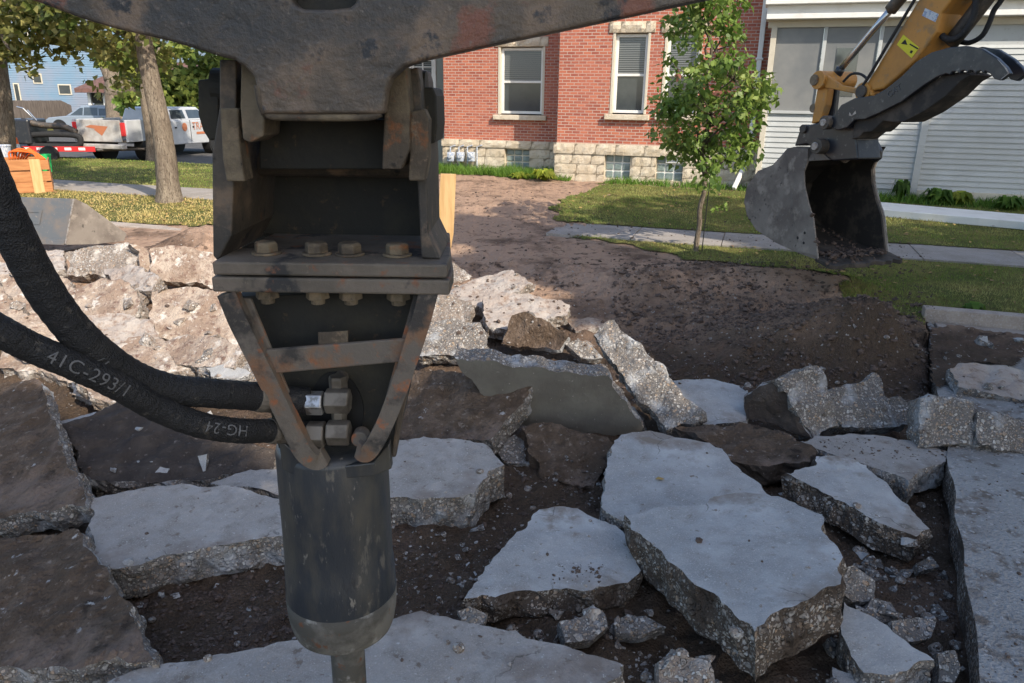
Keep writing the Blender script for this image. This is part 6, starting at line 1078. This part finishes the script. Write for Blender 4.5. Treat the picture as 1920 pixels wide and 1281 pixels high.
for (u0, v0, u1, v1) in ((62, 140, 78, 155), (110, 160, 133, 176), (26, 158, 40, 196), (80, 192, 100, 202), (250, 110, 262, 140), (40, 60, 55, 90)):
    a = PY(u0, v0, yb-.06); b = PY(u1, v1, yb-.06); gg = G(); gg.box(a.x-.08, b.x+.08, yb-.07, yb-.035, b.z-.08, a.z+.08); w_ = gg.obj('window', 'cream', bh); gg = G(); gg.box(a.x, b.x, yb-.08, yb-.071, b.z, a.z); gg.obj('pane', 'glass', w_)
yp = 50; a = PY(160, 166, yp); b = PY(332, 166, yp); rt = PY(160, 142, yp+4).z; gg = G()
gg.add([(a.x-.5, yp-.4, a.z), (b.x+.5, yp-.4, a.z), (b.x-.6, yb, rt+1.0), (a.x+.6, yb, rt+1.0), (a.x-.5, yp-.4, a.z-.25), (b.x+.5, yp-.4, a.z-.25), (b.x+.5, yb, a.z-.25), (a.x-.5, yb, a.z-.25)], [(0, 1, 2, 3), (4, 7, 6, 5), (0, 4, 5, 1), (1, 5, 6, 2), (0, 3, 7, 4)]); gg.obj('porch_roof', 'roof', bh)
gg = G(); gg.box(a.x, b.x, yp+.4, yp+.5, a.z-.9, a.z-.26); gg.obj('porch_beam', 'steel_dark', bh)
for k in range(7): xx = a.x+(b.x-a.x)*k/6; gg = G(); gg.box(xx-.09, xx+.09, yp+.25, yp+.42, 0, a.z-.26); gg.obj('porch_post', 'white', bh)
gg = G(); gg.box(a.x, b.x, yp+.3, yp+.36, .5, 1.1); gg.obj('porch_rail', 'white', bh); gg = G(); gg.box(a.x+.1, b.x-.1, yp+.6, yb-.1, 0, a.z-.9); gg.obj('porch_interior', 'greyhouse', bh)
for k in range(6): xx = a.x+(b.x-a.x)*(k+.5)/6; gg = G(); gg.box(xx-.5, xx+.5, yp+.55, yp+.59, 1.2, a.z-1.0); w_ = gg.obj('porch_window', 'white', bh); gg = G(); gg.box(xx-.4, xx+.4, yp+.53, yp+.545, 1.3, a.z-1.1); gg.obj('pane', 'glass', w_)
# far horizon tree belt
bk = []; br_ = []
for k in range(60): s_ = -170+k*4.2; p = Vector((s_, 120+random.uniform(-6, 6), random.uniform(2, 7))); bk.append(tuple(p)); br_.append((4.5, 3, 4))
quads('distant_treeline', leaves(bk, np.array(br_), 9000, 1.1, 91, .1, .8), 'leaf_far', kind='stuff')
shade('shade_tree', (3.8, 8.9, 0), 9, 2.6, 'tree outside the frame whose shade covers the dark soil pile', 11000, 67, .34)  # further unseen trees added to throw shade and dapples
shade('shade_tree', (.6, 11.2, 0), 11, 1.5, 'tree outside the frame whose shade falls in patches on the graded soil', 2600, 68, .3)
shade('shade_tree', (-21, 50, 3), 15, 5, 'tree outside the frame whose shade mottles the blue house', 5000, 69, .5)

shade('shade_tree', tuple(S(-1.2, 15.2, 0)), 9, 2.0, 'tree outside the frame dappling the front lawn', 900, 70, .3)
shade('shade_tree', tuple(S(1.0, 14.4, 0)), 8, 1.1, 'small tree outside the frame shading the lawn by the porch', 1300, 73, .3)
shade('shade_tree', tuple(S(-2.6, 14.6, 0)), 8, .9, 'small tree outside the frame shading the lawn corner', 900, 74, .3)
shade('shade_tree', tuple(S(-4.2, 12.0, 0)), 9, 1.4, 'tree outside the frame dappling the soil before the brick house', 2600, 71, .3)
shade('shade_tree', (-12, 29, 0), 10, 2.6, 'tree outside the frame shading the parked white pickup', 3400, 72, .34)
rubble([(1800, 640, 1960, 720, 0), (1790, 730, 1960, 780, 0)], 16, .02, .09, ('agg', 'conc'), 'lump of broken concrete on the spilled soil below the kerb', 'lumps below the kerb', 120, .3)
crumbs('soil_clods', [(1380, 560, 1750, 720, .1), (1150, 500, 1600, 620, .1)], 4200, .008, .05, 'clod', 35)
crumbs('soil_clods', [(740, 880, 1150, 1200, -.2), (1400, 880, 1800, 1290, -.2), (230, 1080, 540, 1230, -.2)], 3200, .005, .022, 'clod', 36, -.10)
